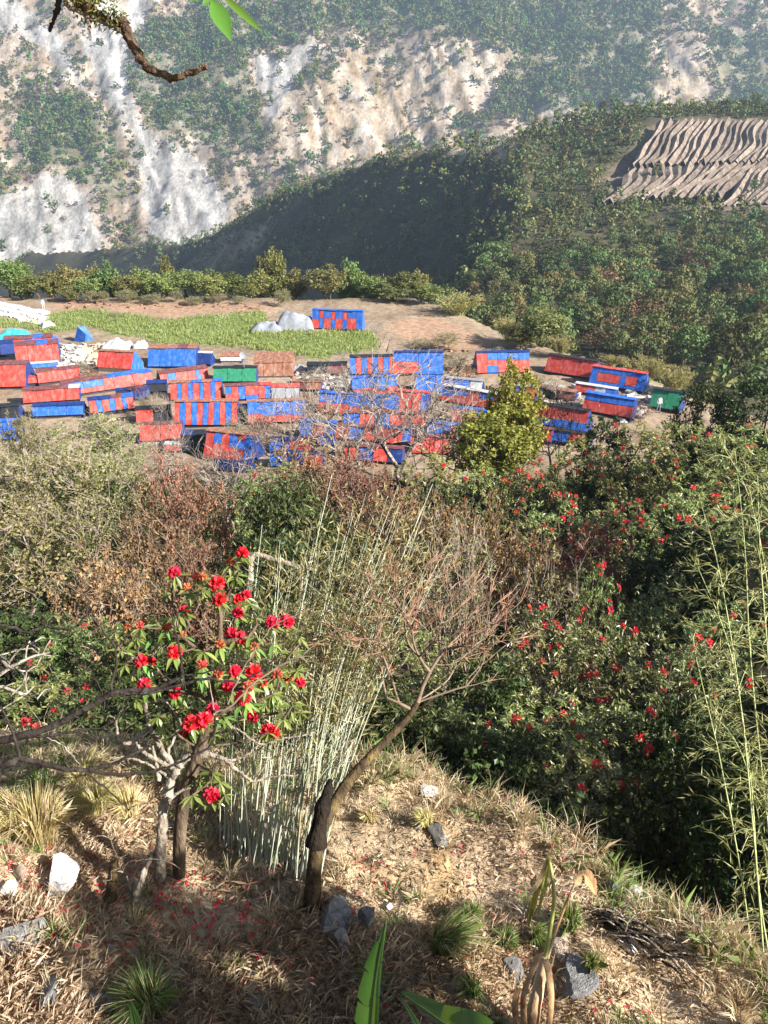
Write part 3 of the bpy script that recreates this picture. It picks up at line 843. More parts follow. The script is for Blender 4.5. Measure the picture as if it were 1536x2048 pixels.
def place(kind, px, top, y, wpx, name, label, cat='shrub', group=None, var=None, rz=None, min_h=.8):
    lib = LIB[kind]; var = (len(PLACED) if var is None else var) % len(lib)
    tm, cm, h0, pts = lib[var]
    p = stand(px, y)
    d = dirs(px, top); zt = d[2] * (y / d[1])
    h = max(min_h, zt - p[2])
    dep = y * cp - p[2] * sp
    w = wpx / FPX * dep / 2
    bw = {'olive': 2.6, 'russet': 2.2, 'rhodo': 2.4, 'dark': 2.4, 'yellow': 1.9, 'bare': 4.2, 'grey': 1.6, 'edge': 2.6, 'gold': 2.8, 'fbamboo': 2.6}[kind]
    root = link(name, None, None, label, cat, group, None, p, (0, 0, rng.uniform(0, 6.28) if rz is None else rz), (w / bw, w / bw, h / (h0 * 1.0)))
    link('trunk' if kind not in ('fbamboo',) else 'canes', tm, root)
    if cm: link('crown', cm, root)
    PLACED.append((kind, px, top, y, h, w))
    root['_'] = 0
    del root['_']
    return root, pts, h0
PLACED = []
# ================================================================== THE VILLAGE
def parse(pat):
    cols = []
    for c in pat.split(','):
        i = 0
        while c[i].isdigit() or c[i] == '.': i += 1
        w = float(c[:i] or 1); segs = []; q = c[i:]; j = 0
        while j < len(q):
            k = j + 1
            while k < len(q) and (q[k].isdigit() or q[k] == '.'): k += 1
            segs.append((q[j], float(q[j + 1:k] or 1))); j = k
        t = sum(s for _, s in segs); cols.append((w, [(a, s / t) for a, s in segs]))
    t = sum(w for w, _ in cols)
    return [(w / t, s) for w, s in cols]
def slab(mb, P, th, nrm_, mat=0):
    """P: four corners in order; a thin sheet of thickness th"""
    P = np.asarray(P, float); n = np.asarray(nrm_)
    v = np.concatenate([P, P - n * th])
    mb.add(v, [[0, 1, 2, 3], [7, 6, 5, 4], [0, 4, 5, 1], [1, 5, 6, 2], [2, 6, 7, 3], [3, 7, 4, 0]], mat)
def vplane(lift):
    return lambda x, y: village_z(x, y) + lift
def shelter(xl, yl, xr, yr, hpx, bpx, pat, top='M', lend='N', rend='N', wall='wall_dark', label='', lift=.28, lean=.62, name='tin_shelter', cat='shelter'):
    """front sheets between (xl,yl) and (xr,yr) hpx high in the picture, above them a flatter roof bpx high"""
    a = ray(xl, yl, vplane(lift), 20, 220, 500); b = ray(xr, yr, vplane(lift), 20, 220, 500)
    c = (a + b) / 2; L = np.linalg.norm((b - a)[:2])
    rz = math.atan2(b[1] - a[1], b[0] - a[0])
    rz = max(-.55, min(.55, rz))
    dep = c[1] * cp - c[2] * sp
    phi = math.atan2(-c[2], c[1])
    L = abs(xr - xl) / FPX * dep / max(.6, math.cos(rz)) * 1.06
    hz = hpx / FPX * dep / (math.cos(phi) + lean * math.sin(phi))
    dy = lean * hz
    d2 = max(.5, bpx / FPX * dep / (math.sin(phi) + .16 * math.cos(phi)))
    g = float(H(c[0], c[1]))
    root = link(name, None, None, label, cat, 'tin and tarpaulin shelters of the village', None, (c[0], c[1], g), (0, 0, rz))
    z0 = c[2] - g
    z1 = z0 + hz; z2 = z1 + .16 * d2
    roof = link('roof', None, root)
    # front sheets, one object each
    fn = nrm(np.array([0, -hz, dy]))
    x = -L / 2
    th = .035
    for w, segs in parse(pat):
        x1 = x + w * L
        u = 0.0
        for cc, s in segs:
            t0 = 1 - u; t1 = 1 - u - s; u += s
            g_ = .022
            off = random.uniform(0, .02)
            P = [(x + g_, dy * t1, z0 + hz * t1 + g_), (x1 - g_, dy * t1, z0 + hz * t1 + g_), (x1 - g_, dy * t0, z0 + hz * t0 - g_ * .5), (x + g_, dy * t0, z0 + hz * t0 - g_ * .5)]
            mb = MB(); slab(mb, np.array(P) + fn * off, th, fn)
            mb.build('roof_sheet', M[cc], roof)
        x = x1
    # flatter upper roof, in sheets
    un = nrm(np.array([0, -.16, 1.]))
    n = max(2, int(round(L / 1.1)))
    xs = np.linspace(-L / 2 - .08, L / 2 + .08, n + 1)
    tops = top if len(top) > 1 else top * n
    for i in range(n):
        P = np.array([(xs[i] + .01, dy - .12, z1 + .02), (xs[i + 1] - .01, dy - .12, z1 + .02), (xs[i + 1] - .01, dy + d2, z2), (xs[i] + .01, dy + d2, z2)]) + un * random.uniform(.0, .03) + np.array([0, random.uniform(-.06, .06), 0])
        mb = MB(); slab(mb, P, .03, un); mb.build('top_sheet', M[tops[i * len(tops) // n]], roof)
    # back slope, ends, wall below the sheets
    D = dy + d2
    mb = MB(); slab(mb, [(L / 2, D, z2 - .04), (-L / 2, D, z2 - .04), (-L / 2, D + dy + .3, z0), (L / 2, D + dy + .3, z0)], .03, nrm(np.array([0, hz, dy + .3]))); mb.build('back_sheet', M[tops[0]], roof)
    e = [(.04, -.3), (.04, z0), (dy + .03, z1 - .05), (D, z2 - .08), (D + dy + .25, z0), (D + dy + .25, -.3)]
    for sx, cm in ((-1, lend), (1, rend)):  # black and navy left ends put their shaded side into the colour
        X = sx * (L / 2 - .05)
        v = [(X, p, q) for p, q in e] + [(X + sx * .04, p, q) for p, q in e]
        f4 = [[i, (i + 1) % 6, (i + 1) % 6 + 6, i + 6] for i in range(6)]
        mb = MB(); mb.add(v, f4); mb.add(v, [[0, 1, 2, 3, 4, 5][::-1], [6, 7, 8, 9, 10, 11]]); mb.build('end_wall', M[cm], root)
    mb = MB(); box(mb, (0, .22, (z0 - .3) / 2), (L - .14, .08, z0 + .3)); mb.build('front_wall', M[wall], root)
    return root, (L, D, z0, z1, z2)

SH = [
 # xl, yl, xr, yr, h, band, pattern, kwargs
 (-62, 776, 46, 773, 44, 10, '2R,1R,2R', dict(label='large plain red shelter with maroon top cut by the frame beside the dark shed')),
 (40, 729, 113, 723, 36, 11, '2R,1R,3R,1R', dict(top='MMBMM', label='tall red shelter with gable shaded in navy and a blue hem below its sheets')),
 (44, 739, 110, 733, 9, 3, '1B,1B', dict(top='W', wall='plank', lift=.2, label='low blue hem roof tucked under the tall red shelter')),
 (14, 689, 96, 684, 9, 9, '2R,1B,2R', dict(top='MMBM', label='maroon topped shelter just behind the tall red one with the gable shaded in navy')),
 (85, 766, 155, 758, 22, 7, '1R,1R,1R', dict(rend='B', label='small red shelter with blue gable end below the raw plank yard')),
 (46, 768, 74, 766, 13, 3, '1R', dict(top='R', label='tiny red lean-to squeezed between the plain red shelters')),
 (192, 734, 263, 739, 33, 4, '1R,1R,2R', dict(top='U', rend='B', wall='plank', lift=.75, label='red shelter with blue gable end above a raw plank wall')),
 (298, 733, 389, 733, 36, 9, '1B,1B,1B,1B', dict(top='UUMU', lend='N', label='long plain blue shelter with a rusty top by the crop field')),
 (389, 728, 420, 729, 22, 4, '1N,1N', dict(top='W', label='small blue shed shaded in navy under a pale sheet beside the plain blue shelter')),  # navy sheets paint in the shade on this blue shed
 (510, 753, 583, 752, 27, 24, '1U,1U,1U,1U', dict(top='U', lend='K', rend='U', wall='stone', label='big rusty iron shed with a broad brown roof and pink hem')),
 (442, 722, 482, 722, 9, 10, '1W,1W', dict(top='U', wall='stone', label='low rusty lean-to with pale front beside the satellite dish')),
 (428, 763, 510, 763, 27, 4, '1G,1G,1G', dict(top='K', lend='K', label='plain green shelter standing before the rusty iron shed')),
 (148, 790, 291, 768, 24, 8, '2B7R4,2B6R4,1R,2R,2R', dict(top='MMBBB', rend='K', label='long slanting shelter with blue band on one half and red on the other')),
 (330, 768, 412, 757, 21, 8, '1R,1B,1.5R,1R,.6B,1R', dict(top='MMM', lend='K', label='red shelter with two blue stripes behind the row of candy stripes')),
 (345, 800, 440, 797, 34, 6, '1R,.7B,1R,.7B,1R,.7B,1R,.7B,1R', dict(top='UBUB', lend='K', label='red and blue striped shelter directly behind the largest striped one')),
 (351, 850, 470, 850, 47, 6, '1R,1B,1R,1B,1R,1B,1R,1B,1R,1B,1R', dict(top='UUU', lend='K', label='largest striped shelter with tall alternating red and blue sheets')),
 (188, 826, 263, 817, 25, 8, '1R,.8B,1R,.8B,1R,.6B,1R', dict(top='NMB', label='striped shelter half hidden behind the olive tree crown')),
 (54, 806, 152, 799, 24, 8, '1R,1R,1R,1R', dict(top='MMW', lend='M', label='red shelter with maroon gable above the bright green bush')),
 (70, 833, 162, 829, 20, 7, '1B,1B,1B', dict(top='N', label='blue shelter mostly hidden behind the bright green bush')),
 (-60, 880, 28, 878, 36, 6, '1B,1B,1B', dict(top='B', label='blue roof cut by the frame beside the lower olive bush')),
 (455, 800, 540, 796, 27, 6, '1B6R4,1R,1B,2R7B3,1R,1B', dict(top='MMR', label='shelter of mixed red and blue squares with white sheet beside it')),
 (545, 797, 597, 796, 22, 8, '1S,1S', dict(top='R', label='white plastic sheeted shelter with a faded red top')),
 (500, 846, 608, 842, 42, 5, '1B6R4,1B7R3,1B6R3,1B7R3', dict(top='U', label='blue roofed shelter with red lower sheets behind the bare shrubs')),
 (282, 882, 361, 880, 33, 4, '1R,1R', dict(top='M', wall='stone', label='faded red shelter with a pale hem beside the black tarpaulin shed')),
 (330, 902, 362, 902, 13, 4, '1R', dict(top='W', label='small red flap below the pale hem near the black shed')),
 (361, 902, 408, 902, 32, 12, '1K,1K', dict(top='NKN', label='black tarpaulin shed with navy top and white trim')),
 (405, 914, 500, 926, 54, 6, '1R,1B4R5,1R,1B5R5,1R2B3R4,1B', dict(top='U', label='red shelter with ragged blue patches and dark sagging hem')),
 (430, 938, 500, 944, 14, 4, '1N,1N', dict(top='N', label='dark blue awning below the red shelter with ragged patches')),
 (703, 748, 786, 747, 34, 5, '1B,.8R,1B,.8R,1B,.8R,1B,.8R', dict(top='K', label='striped shelter at the edge of the crop field behind the bare tree')),
 (790, 747, 884, 747, 42, 4, '1B4R5,1B4R5,1B,1B', dict(top='N', label='blue shelter with one red square beside the striped one')),
 (832, 784, 884, 784, 36, 3, '1B,1B', dict(top='B', label='bright blue shelter in front of the one with the red square')),
 (708, 790, 794, 786, 34, 4, '1B7R3,1B6R4,1B8R2,1B6R4', dict(top='B', label='blue roof with uneven red hem below the striped shelter')),
 (638, 824, 786, 836, 40, 4, '1B5R5,1B5R5,1B6R4,1B6R4,1B6R4', dict(top='B', label='long blue shelter with a red lower half behind the bare tree trunk')),
 (786, 823, 850, 828, 42, 4, '1R,1R,.5B', dict(top='R', label='red shelter with a narrow blue edge behind the bare tree')),
 (692, 850, 852, 852, 24, 3, '1B,1R,1B,1.5R,1R', dict(top='M', label='low red and blue shelter behind the fork of the bare tree')),
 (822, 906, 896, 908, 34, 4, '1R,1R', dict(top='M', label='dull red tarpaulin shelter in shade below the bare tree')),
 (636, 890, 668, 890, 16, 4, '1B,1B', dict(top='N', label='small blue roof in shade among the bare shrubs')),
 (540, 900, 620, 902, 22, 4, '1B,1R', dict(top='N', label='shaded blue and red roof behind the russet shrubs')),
 (886, 800, 1000, 822, 30, 5, '1B6R3,1B5R5,1R,1B4R5,1R', dict(top='W', label='faded blue and pink patched shelter behind the yellow-green tree')),
 (905, 842, 1000, 850, 26, 4, '1R,1R,1B,1R', dict(top='B', label='red shelter with one blue sheet low behind the yellow-green tree')),
 (893, 776, 960, 782, 20, 4, '1B,1B,1W', dict(top='S', label='flat blue roof with white patch near the bare tree top')),
 (957, 746, 1058, 744, 40, 4, '1R,1B4R3B4,1B4R6,1B4R6,1B4R6', dict(top='N', lend='N', label='shelter with blue upper band over red sheets by the ravine rim')),
 (1096, 742, 1179, 757, 34, 4, '1R,1R,1R', dict(top='K', lend='K', label='plain red shelter with gable shaded in black at the ravine rim')),
 (1186, 766, 1274, 783, 35, 4, '.5B,1.6B3R5B2,.4B,.8B3R6B2,.5B', dict(top='R', lend='N', rend='B', label='blue shelter with two red squares like windows at the ravine rim')),
 (1154, 783, 1222, 794, 16, 4, '1R,1R,1W,1B', dict(top='W', label='low red and white roof below the one with two red squares')),
 (1172, 814, 1252, 842, 36, 5, '1B4R6,1B4R6,1B4R6', dict(top='B', label='shelter with blue band over red sheets beside the stony yard')),
 (1050, 842, 1158, 862, 40, 5, '1B2R5B3,1R6B3,1R6B4,1R6B4', dict(top='K', label='red shelter with wide blue lower band behind the dark bare tree')),
 (-30, 842, 34, 838, 26, 8, '1K,1K', dict(top='K', label='added black shed filling a dark gap at the frame edge below the plain red shelter')),  # black and navy sheds below are added to stand for shaded gaps
 (-20, 712, 24, 708, 22, 8, '1K,1N', dict(top='N', label='added dark shed filling a gap at the frame edge before the turquoise tarpaulin')),
 (236, 800, 296, 796, 18, 6, '1K,1N', dict(top='N', label='low black shed added in the dark gap behind the half hidden striped shelter')),
 (296, 784, 332, 782, 16, 8, '1K', dict(top='N', label='navy lean-to added in the dark gap between the slanting and striped shelters')),
 (276, 846, 338, 842, 26, 8, '1R,1K', dict(top='K', label='half red half black shed added in the gap behind the faded red shelter')),
 (452, 836, 500, 836, 28, 5, '1K,1B', dict(top='U', label='narrow dark shed added in the gap beside the largest striped shelter')),
 (584, 778, 640, 780, 15, 6, '1M,1U', dict(top='U', label='low rusty roof beside the silver sheet')),
 (616, 748, 690, 748, 17, 8, '1K,1M', dict(top='K', label='low dark hut added at the lower corner of the crop field')),
 (600, 872, 668, 876, 30, 5, '1B,1R,1B', dict(top='B', label='blue shelter with a red middle sheet below the long blue one')),
 (668, 876, 752, 882, 26, 5, '1R,1B,1R', dict(top='M', label='red shelter with a blue middle sheet behind the bare tree trunk')),
 (756, 884, 826, 890, 30, 5, '1R,1R,1B', dict(top='N', label='red shelter with one blue sheet right behind the bare trunk')),
 (850, 872, 920, 880, 28, 5, '1B,1B,1R', dict(top='B', label='blue shelter with a red end below the faded patched one')),
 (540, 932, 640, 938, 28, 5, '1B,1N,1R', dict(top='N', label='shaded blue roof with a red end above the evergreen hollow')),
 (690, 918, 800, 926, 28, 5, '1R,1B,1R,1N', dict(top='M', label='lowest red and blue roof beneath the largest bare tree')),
 (900, 884, 980, 892, 22, 5, '1R,1B', dict(top='M', label='low red and blue roof behind the round yellow-green bush')),
 (1020, 872, 1096, 884, 24, 5, '1R,1B,1R', dict(top='M', label='low red roof with blue middle behind the black bare tree')),
 (1100, 880, 1170, 892, 22, 5, '1B,1R', dict(top='K', label='half hidden blue and red roof above the sunlit pale bush')),
 (1010, 790, 1066, 798, 22, 5, '1W,1B,1R', dict(top='S', label='small roof of white, blue and red sheets behind the yellow-green tree top')),
 (1060, 788, 1140, 800, 16, 6, '1S,1K,1M', dict(top='U', label='low grey and maroon roof in the stony yard')),
 (1304, 812, 1352, 822, 36, 3, '1G,1G', dict(top='K', lend='K', label='teal green shelter half hidden by shrubs at the end of the village')),
]
for (xl, yl, xr, yr, h, bnd, pat, kw) in SH:
    shelter(xl, yl, xr, yr, h, bnd, pat, **kw)
for px, row, s_, lb in ((1312, 352, .62, 'round green tree standing alone in the terraces'), (1505, 385, .6, 'green bush on the lowest terraces near the frame edge'), (1420, 398, .5, 'small tree at the foot of the terraces')):
    q = field_pt(px, row)
    set_tree('field_tree', SPUR_MESH['green'][0], lb, None, (q[0], q[1] - 1, q[2] - .5), px, (s_, s_, s_))
# the lone checkered shelter beyond the crops
shelter(626, 656, 722, 660, 36, 3, '.8B5R5,.5R4B5,.8B4R5,.5R5B5,.8B4R5,.5R5B5,1B4R6,.7B', top='B', lend='B', rend='B', label='lone blue shelter with red checks beyond the green crop field', lift=.15, lean=.25)
mb = MB()
p = ray(617, 655, vplane(.05), 40, 220); q = ray(611, 622, vplane(2.2), 40, 220); s_ = ray(640, 628, vplane(2.0), 40, 220); t_ = ray(634, 656, vplane(.05), 40, 220)

# ---- props of the village
def drape(name, px, row, wpx, hpx, matk, label, seed, cat='tarpaulin', rz=0., dep_f=.8):
    """a sheet thrown over a heap: folds and an uneven hem"""
    a = ray(px, row, vplane(.0), 20, 220); dep = a[1] * cp - a[2] * sp
    W_ = wpx / FPX * dep; Hh = hpx / FPX * dep
    n, m = 18, 12
    U, V = np.meshgrid(np.linspace(-1, 1, n), np.linspace(-1, 1, m))
    r2 = np.maximum(np.abs(U) ** 2.2, np.abs(V) ** 2.2)
    z = Hh * np.clip(1 - r2, 0, 1) ** .55 * (.65 + .6 * vnoise(U * 2 + seed, V * 2, seed)) + .06 * np.sin(U * 14 + seed) * (1 - r2)
    v = np.stack([U * W_ / 2 * (1 + .1 * vnoise(V * 3, U * 3, seed)), V * W_ / 2 * dep_f, z + .02], -1)
    i = (np.arange(m - 1)[:, None] * n + np.arange(n - 1)[None, :]).ravel()
    mb = MB(); mb.add(v.reshape(-1, 3), np.stack([i, i + 1, i + n + 1, i + n], -1))
    return mb.build(name, M[matk], None, True, label=label, cat=cat, loc=(a[0], a[1], float(H(a[0], a[1]))), rot=(0, 0, rz))
drape('tarpaulin_heap', 592, 655, 70, 34, 'S', 'tall grey tarpaulin heap beside the lone checkered shelter', 3)
drape('tarpaulin_heap', 535, 660, 60, 15, 'S', 'low grey tarpaulin spread before the tall tarpaulin heap', 8)
drape('tarpaulin_heap', 28, 674, 54, 14, 'T', 'turquoise tarpaulin over a heap behind the maroon topped shelter', 12)
drape('tarpaulin_heap', 235, 698, 52, 18, 'W', 'white sheet over a grey stack at the edge of the crops', 15)
drape('tarpaulin_heap', 282, 698, 26, 14, 'W', 'small white sheeted stack beside the plain blue shelter', 19)
drape('tarpaulin_heap', 600, 742, 34, 12, 'S', 'silver sheet on the ground beside the big rusty shed', 22)
drape('tarpaulin_heap', 105, 684, 26, 13, 'B', 'crumpled blue tarpaulin among planks behind the tall red shelter', 25)
drape('tarpaulin_heap', 96, 655, 26, 11, 'W', 'pale folded sheet at the end of the stone path', 29, rz=.6)
drape('tarpaulin_heap', 1212, 806, 40, 12, 'W', 'white plastic sheet before the shelter with the blue band', 31)
drape('tarpaulin_heap', 1262, 826, 40, 16, 'stone', 'pale earth heap beside the shelter with the blue band', 33, cat='heap')
# blue ridge tent
a = ray(160, 684, vplane(0), 20, 220); dep = a[1] * cp - a[2] * sp; k = 1 / FPX * dep
tent = link('tent', None, None, 'small blue ridge tent at the edge of the crop field', 'tent', None, None, (a[0], a[1], float(H(a[0], a[1]))), (0, 0, -.35))
for nm, P in (('front_flap', [(-15, 0, 0), (12, 0, 0), (14, 3, 16), (-10, 12, 27)]), ('side_flap', [(12, 0, 0), (18, 22, 0), (-2, 24, 27), (-10, 12, 27), (14, 3, 16)])):
    P = np.array(P, float) * k
    mb = MB(); mb.add(P, [list(range(len(P)))]); mb.build(nm, M['B'], tent)
# satellite dish
a = ray(487, 722, vplane(2.3), 20, 220)
dish = link('satellite_dish', None, None, 'white satellite dish standing above the low rusty lean-to', 'satellite dish', None, None, (a[0], a[1] + .1, float(H(a[0], a[1]))))
mb = MB(); tube(mb, [(0, 0, 0), (0, 0, 2.9)], [.035, .03], 5); mb.build('pole', M['S'], dish)
mb = MB()
rg = [(0, .06)] + [(rr_, .06 - .18 * rr_ ** 2 * 2) for rr_ in (.15, .28, .4)]
vs = []; kk = 10
for rr_, dd in rg:
    for j in range(kk): vs.append((rr_ * math.cos(j * .628), -dd * -1 - .1, 2.95 + rr_ * math.sin(j * .628)))
mb.add(vs, [[i * kk + j, i * kk + (j + 1) % kk, (i + 1) * kk + (j + 1) % kk, (i + 1) * kk + j] for i in range(3) for j in range(kk)]); mb.build('bowl', M['W'], dish, True)
# stone path with single flagstones
path = link('stone_path', None, None, 'pale paved footpath slanting down beside the crop field', 'path', kind='structure')
for i in range(44):
    u = i / 43 * 1.0
    for j in range(3):
        px = -70 + 160 * u + random.uniform(-1, 1); row = 594 + 38 * u + (j - 1) * (7.5 + 5 * u) * .9 + 6
        q = ray(px, row, vplane(.03), 30, 220)
        sx = .42 * random.uniform(.85, 1.1)
        mb = MB(); n = 6
        an = np.sort(np.random.default_rng(i * 7 + j).uniform(0, 6.28, n)) * .3 + np.arange(n) * 6.28 / n * .7
        top = np.stack([np.cos(an) * .55, np.sin(an) * 1.0, np.full(n, .12)], 1); bot = top.copy(); bot[:, 2] = -.1
        mb.add(np.concatenate([top, bot]), [list(range(n))]); mb.add(np.concatenate([top, bot]), [[k_, k_ + n, (k_ + 1) % n + n, (k_ + 1) % n] for k_ in range(n)])
        mb.build('flagstone', M['whiterock'], path, loc=(q[0], q[1], float(H(q[0], q[1]))), rot=(0, 0, random.uniform(-.3, .3)))
# dry-stone wall and planks and rubble
def rockmesh(seed, n=3, rough=.35, sq=(1, 1, 1)):
    import bmesh
    bm = bmesh.new(); bmesh.ops.create_icosphere(bm, subdivisions=n, radius=1)
    r = np.random.default_rng(seed)
    P = [nrm(r.normal(size=3) * np.array([1, 1, 1.2])) for _ in range(11)]; Dd = r.uniform(.26, .62, 11)
    for v in bm.verts:
        c = np.array(v.co)
        for p_, d_ in zip(P, Dd):
            t = c @ p_ - d_
            if t > 0: c = c - p_ * t * .98
        c = c * (1 + rough * .3 * (vnoise(c[0] * 3 + seed, c[1] * 3 + c[2] * 2, seed) - .5))
        v.co = c * np.array(sq)
    me = bpy.data.meshes.new('rock'); bm.to_mesh(me); bm.free()
    return me
RK = [rockmesh(i) for i in range(6)]
def rock_copy(me, m):
    k = (me.name, m)
    if k not in _rk:
        c = me.copy(); c.materials.append(M[m]); _rk[k] = c
    return _rk[k]
_rk = {}
rub = MB()
r = np.random.default_rng(44)
def scatter(mb, n, poly, size, matidx, r, fn=H):
    xs = [p[0] for p in poly]; ys = [p[1] for p in poly]
    px = r.uniform(min(xs), max(xs), n * 4); py = r.uniform(min(ys), max(ys), n * 4)
    k = pip(px, py, poly)
    for q in rays(px[k][:n], py[k][:n], fn, 30, 220, 200):
        s = size * r.uniform(.4, 1.3)
        an = r.uniform(0, 6.28); rot = np.array(Matrix.Rotation(an, 3, 'Z') @ Matrix.Rotation(r.normal() * .3, 3, 'X'))
        box(mb, q + np.array([0, 0, s * .2]), (s * r.uniform(.6, 2.2), s * r.uniform(.3, 1), s * r.uniform(.15, .7)), rot, matidx)
scatter(rub, 170, [(590, 745), (700, 745), (720, 790), (640, 790), (590, 775)], .5, 0, r)
scatter(rub, 90, [(175, 690), (255, 690), (190, 735), (150, 700)], .5, 1, r)
scatter(rub, 120, [(110, 690), (170, 690), (185, 745), (115, 745)], .55, 0, r)
scatter(rub, 90, [(1050, 760), (1160, 775), (1160, 830), (1050, 800)], .5, 0, r)
scatter(rub, 80, [(1250, 790), (1310, 770), (1300, 840), (1240, 850)], .55, 0, r)
scatter(rub, 60, [(120, 604), (500, 606), (540, 620), (140, 620)], .45, 2, r)
scatter(rub, 50, [(890, 700), (960, 700), (950, 760), (890, 760)], .5, 2, r)
rub.build('debris', [M['stone'], M['plank'], M['soil']], None, kind='stuff', label='pale rubble and broken boards strewn between the shelters')
# crops
cr = MB(); r = np.random.default_rng(17)
cx = r.uniform(-75, 12, 30000); cy = r.uniform(80, 132, 30000)
cpx, cpy, _ = project(np.stack([cx, cy, H(cx, cy)], 1))
k = np.zeros(len(cx), bool)
for p in CROP: k |= pip(cpx, cpy, p)
k &= (r.random(len(cx)) < .35 + .8 * sstep(-.3, .2, fbm(cx, cy, .25, 3, 5)))
cx, cy = cx[k], cy[k]; cz = H(cx, cy)
n = len(cx); kk = np.repeat(np.arange(n), 7)
c = np.stack([cx, cy, cz], 1)[kk] + r.normal(size=(n * 7, 3)) * np.array([.16, .16, .04])
rhomb(cr, c, r.normal(size=(n * 7, 3)) * .45 + np.array([0, 0, 1.]), r.normal(size=(n * 7, 3)), r.uniform(.2, .6, n * 7), .09)
cr.build('crop', M['leaf_crop'], None, kind='stuff', label='bright green young crop filling the field behind the shelters')
print('crop', n)
# fence poles at the field edge
for i, px in enumerate((1285, )): pass

# people
def person(px, row, top, trousers, label, hpx=None, rz=0., pose=0):
    a = ray(px, row, H, 20, 220)
    m, nt_, out_ = None, None, None
    me = bpy.data.meshes.new('person')
    V = [(0, 0, .92), (0, 0, 1.18), (0, 0, 1.42), (0, 0, 1.52), (0, -.02, 1.62), (0, -.01, 1.72),
         (.17, 0, 1.40), (.24, .02, 1.14), (.22, -.10, .92), (-.17, 0, 1.40), (-.25, .03, 1.14), (-.20, -.12, .95),
         (.10, 0, .88), (.12, -.03, .48), (.12, .02, .06), (.12, -.14, .03), (-.10, 0, .88), (-.12, .06, .48), (-.13, .14, .06), (-.13, .0, .03)]
    E = [(0, 1), (1, 2), (2, 3), (3, 4), (4, 5), (2, 6), (6, 7), (7, 8), (2, 9), (9, 10), (10, 11), (0, 12), (12, 13), (13, 14), (14, 15), (0, 16), (16, 17), (17, 18), (18, 19)]
    me.from_pydata(V, E, [])
    o = link('person', me, None, label, 'person', None, None, (a[0], a[1], float(H(a[0], a[1]))), (0, 0, rz))
    sk = o.modifiers.new('skin', 'SKIN')
    rad = [.15, .15, .14, .055, .095, .08, .06, .048, .04, .06, .048, .04, .085, .062, .05, .045, .085, .062, .05, .045]
    for d_, q in zip(me.skin_vertices[0].data, rad): d_.radius = (q, q * .85)
    me.skin_vertices[0].data[0].use_root = True
    o.modifiers.new('sub', 'SUBSURF').levels = 1
    mm, n_, ou = newmat('person_clothes'); L = n_.links.new
    tc = N(n_, 'TexCoord'); sx = N(n_, 'SeparateXYZ'); L(tc.outputs['Object'], sx.inputs[0])
    rp = ramp(n_, [(0, (.05, .04, .035)), (.05, trousers), (.56, top), (.88, (.30, .17, .11)), (.96, (.012, .01, .01))], 'CONSTANT')
    dv = N(n_, 'Math', operation='DIVIDE'); dv.inputs[1].default_value = 1.72; L(sx.outputs[2], dv.inputs[0]); L(dv.outputs[0], rp.inputs[0])
    p_ = N(n_, 'BsdfPrincipled', Roughness=.8); L(rp.outputs[0], p_.inputs['Base Color']); L(p_.outputs[0], ou.inputs[0])
    me.materials.append(mm)
person(88, 621, (.25, .42, .72), (.55, .5, .48), 'person in pale blue top standing on the stone path beside the crops', rz=.4)
person(1328, 787, (.10, .30, .75), (.50, .38, .36), 'person in bright blue top standing behind the teal green shelter', rz=-.5)
person(1316, 826, (.55, .50, .48), (.22, .22, .25), 'person in pale top and grey trousers standing before the teal green shelter', rz=.2)

# ---- trees and bushes round the village
ET = sorted([(20, 515, 126, 66), (48, 518, 130, 69), (78, 549, 124, 71), (112, 536, 127, 62), (150, 524, 129, 73), (176, 552, 123, 57), (222, 525, 130, 70), (258, 546, 126, 70), (292, 532, 130, 71), (326, 543, 124, 69), (347, 524, 133, 40), (372, 535, 126, 67), (398, 542, 129, 55), (424, 548, 124, 68), (462, 545, 129, 75), (492, 565, 124, 46), (520, 537, 130, 60), (552, 488, 140, 63), (592, 537, 128, 58), (705, 530, 132, 68), (742, 548, 128, 69), (815, 543, 125, 75), (858, 565, 121, 59), (770, 544, 136, 66)])
for i, (px, top, y, w) in enumerate(ET):
    place('edge', px, top, y, w, 'edge_tree', ORD[i] + ' green tree of the belt on the terrace rim, counted from the stone path', 'tree', 'belt of trees on the terrace rim')
for i, (px, top, y, w) in enumerate([(62, 516, 131, 44), (205, 520, 132, 40), (343, 510, 133, 42), (428, 530, 130, 40), (556, 492, 134, 60), (700, 512, 131, 56), (838, 540, 127, 52)]):
    place('edge', px, top, y, w, 'tall_rim_tree', ORD[i] + ' taller tree rising above the belt on the rim, counted from the stone path', 'tree', 'taller trees of the belt')
place('gold', 655, 530, 125, 100, 'golden_tree', 'broad golden-olive tree behind the lone checkered shelter', 'tree')
place('gold', 790, 568, 123, 84, 'golden_tree', 'brownish round tree in the belt beyond the ploughed soil', 'tree')
place('gold', 140, 572, 122, 56, 'golden_bush', 'low golden bush on the terrace rim beyond the ploughed strip', 'shrub')
for i, (px, top, w) in enumerate(((185, 578, 40), (216, 577, 44), (262, 582, 44), (300, 580, 50), (345, 585, 46), (385, 586, 46), (440, 588, 46), (486, 590, 44))):
    place('olive', px + 9 * math.sin(i * 5.1), top + 7 * math.sin(i * 2.7), 121.5 + 1.5 * math.sin(i * 3.3), w * (1 + .3 * math.sin(i * 4.4)), 'rim_bush', ORD[i] + ' olive bush of the low hedge before the belt, counted from the golden bush', 'shrub', 'low hedge on the terrace rim')
place('olive', 566, 575, 119, 44, 'bright_bush', 'fresh green bush behind the grey tarpaulin heap', 'shrub')
place('fbamboo', 915, 588, 114, 125, 'bamboo_clump', 'feathery round bamboo clump beyond the brown ploughed soil', 'bamboo')
place('fbamboo', 1015, 640, 99, 80, 'bamboo_clump', 'pale bamboo clump on the rim before the tall olive tree', 'bamboo')
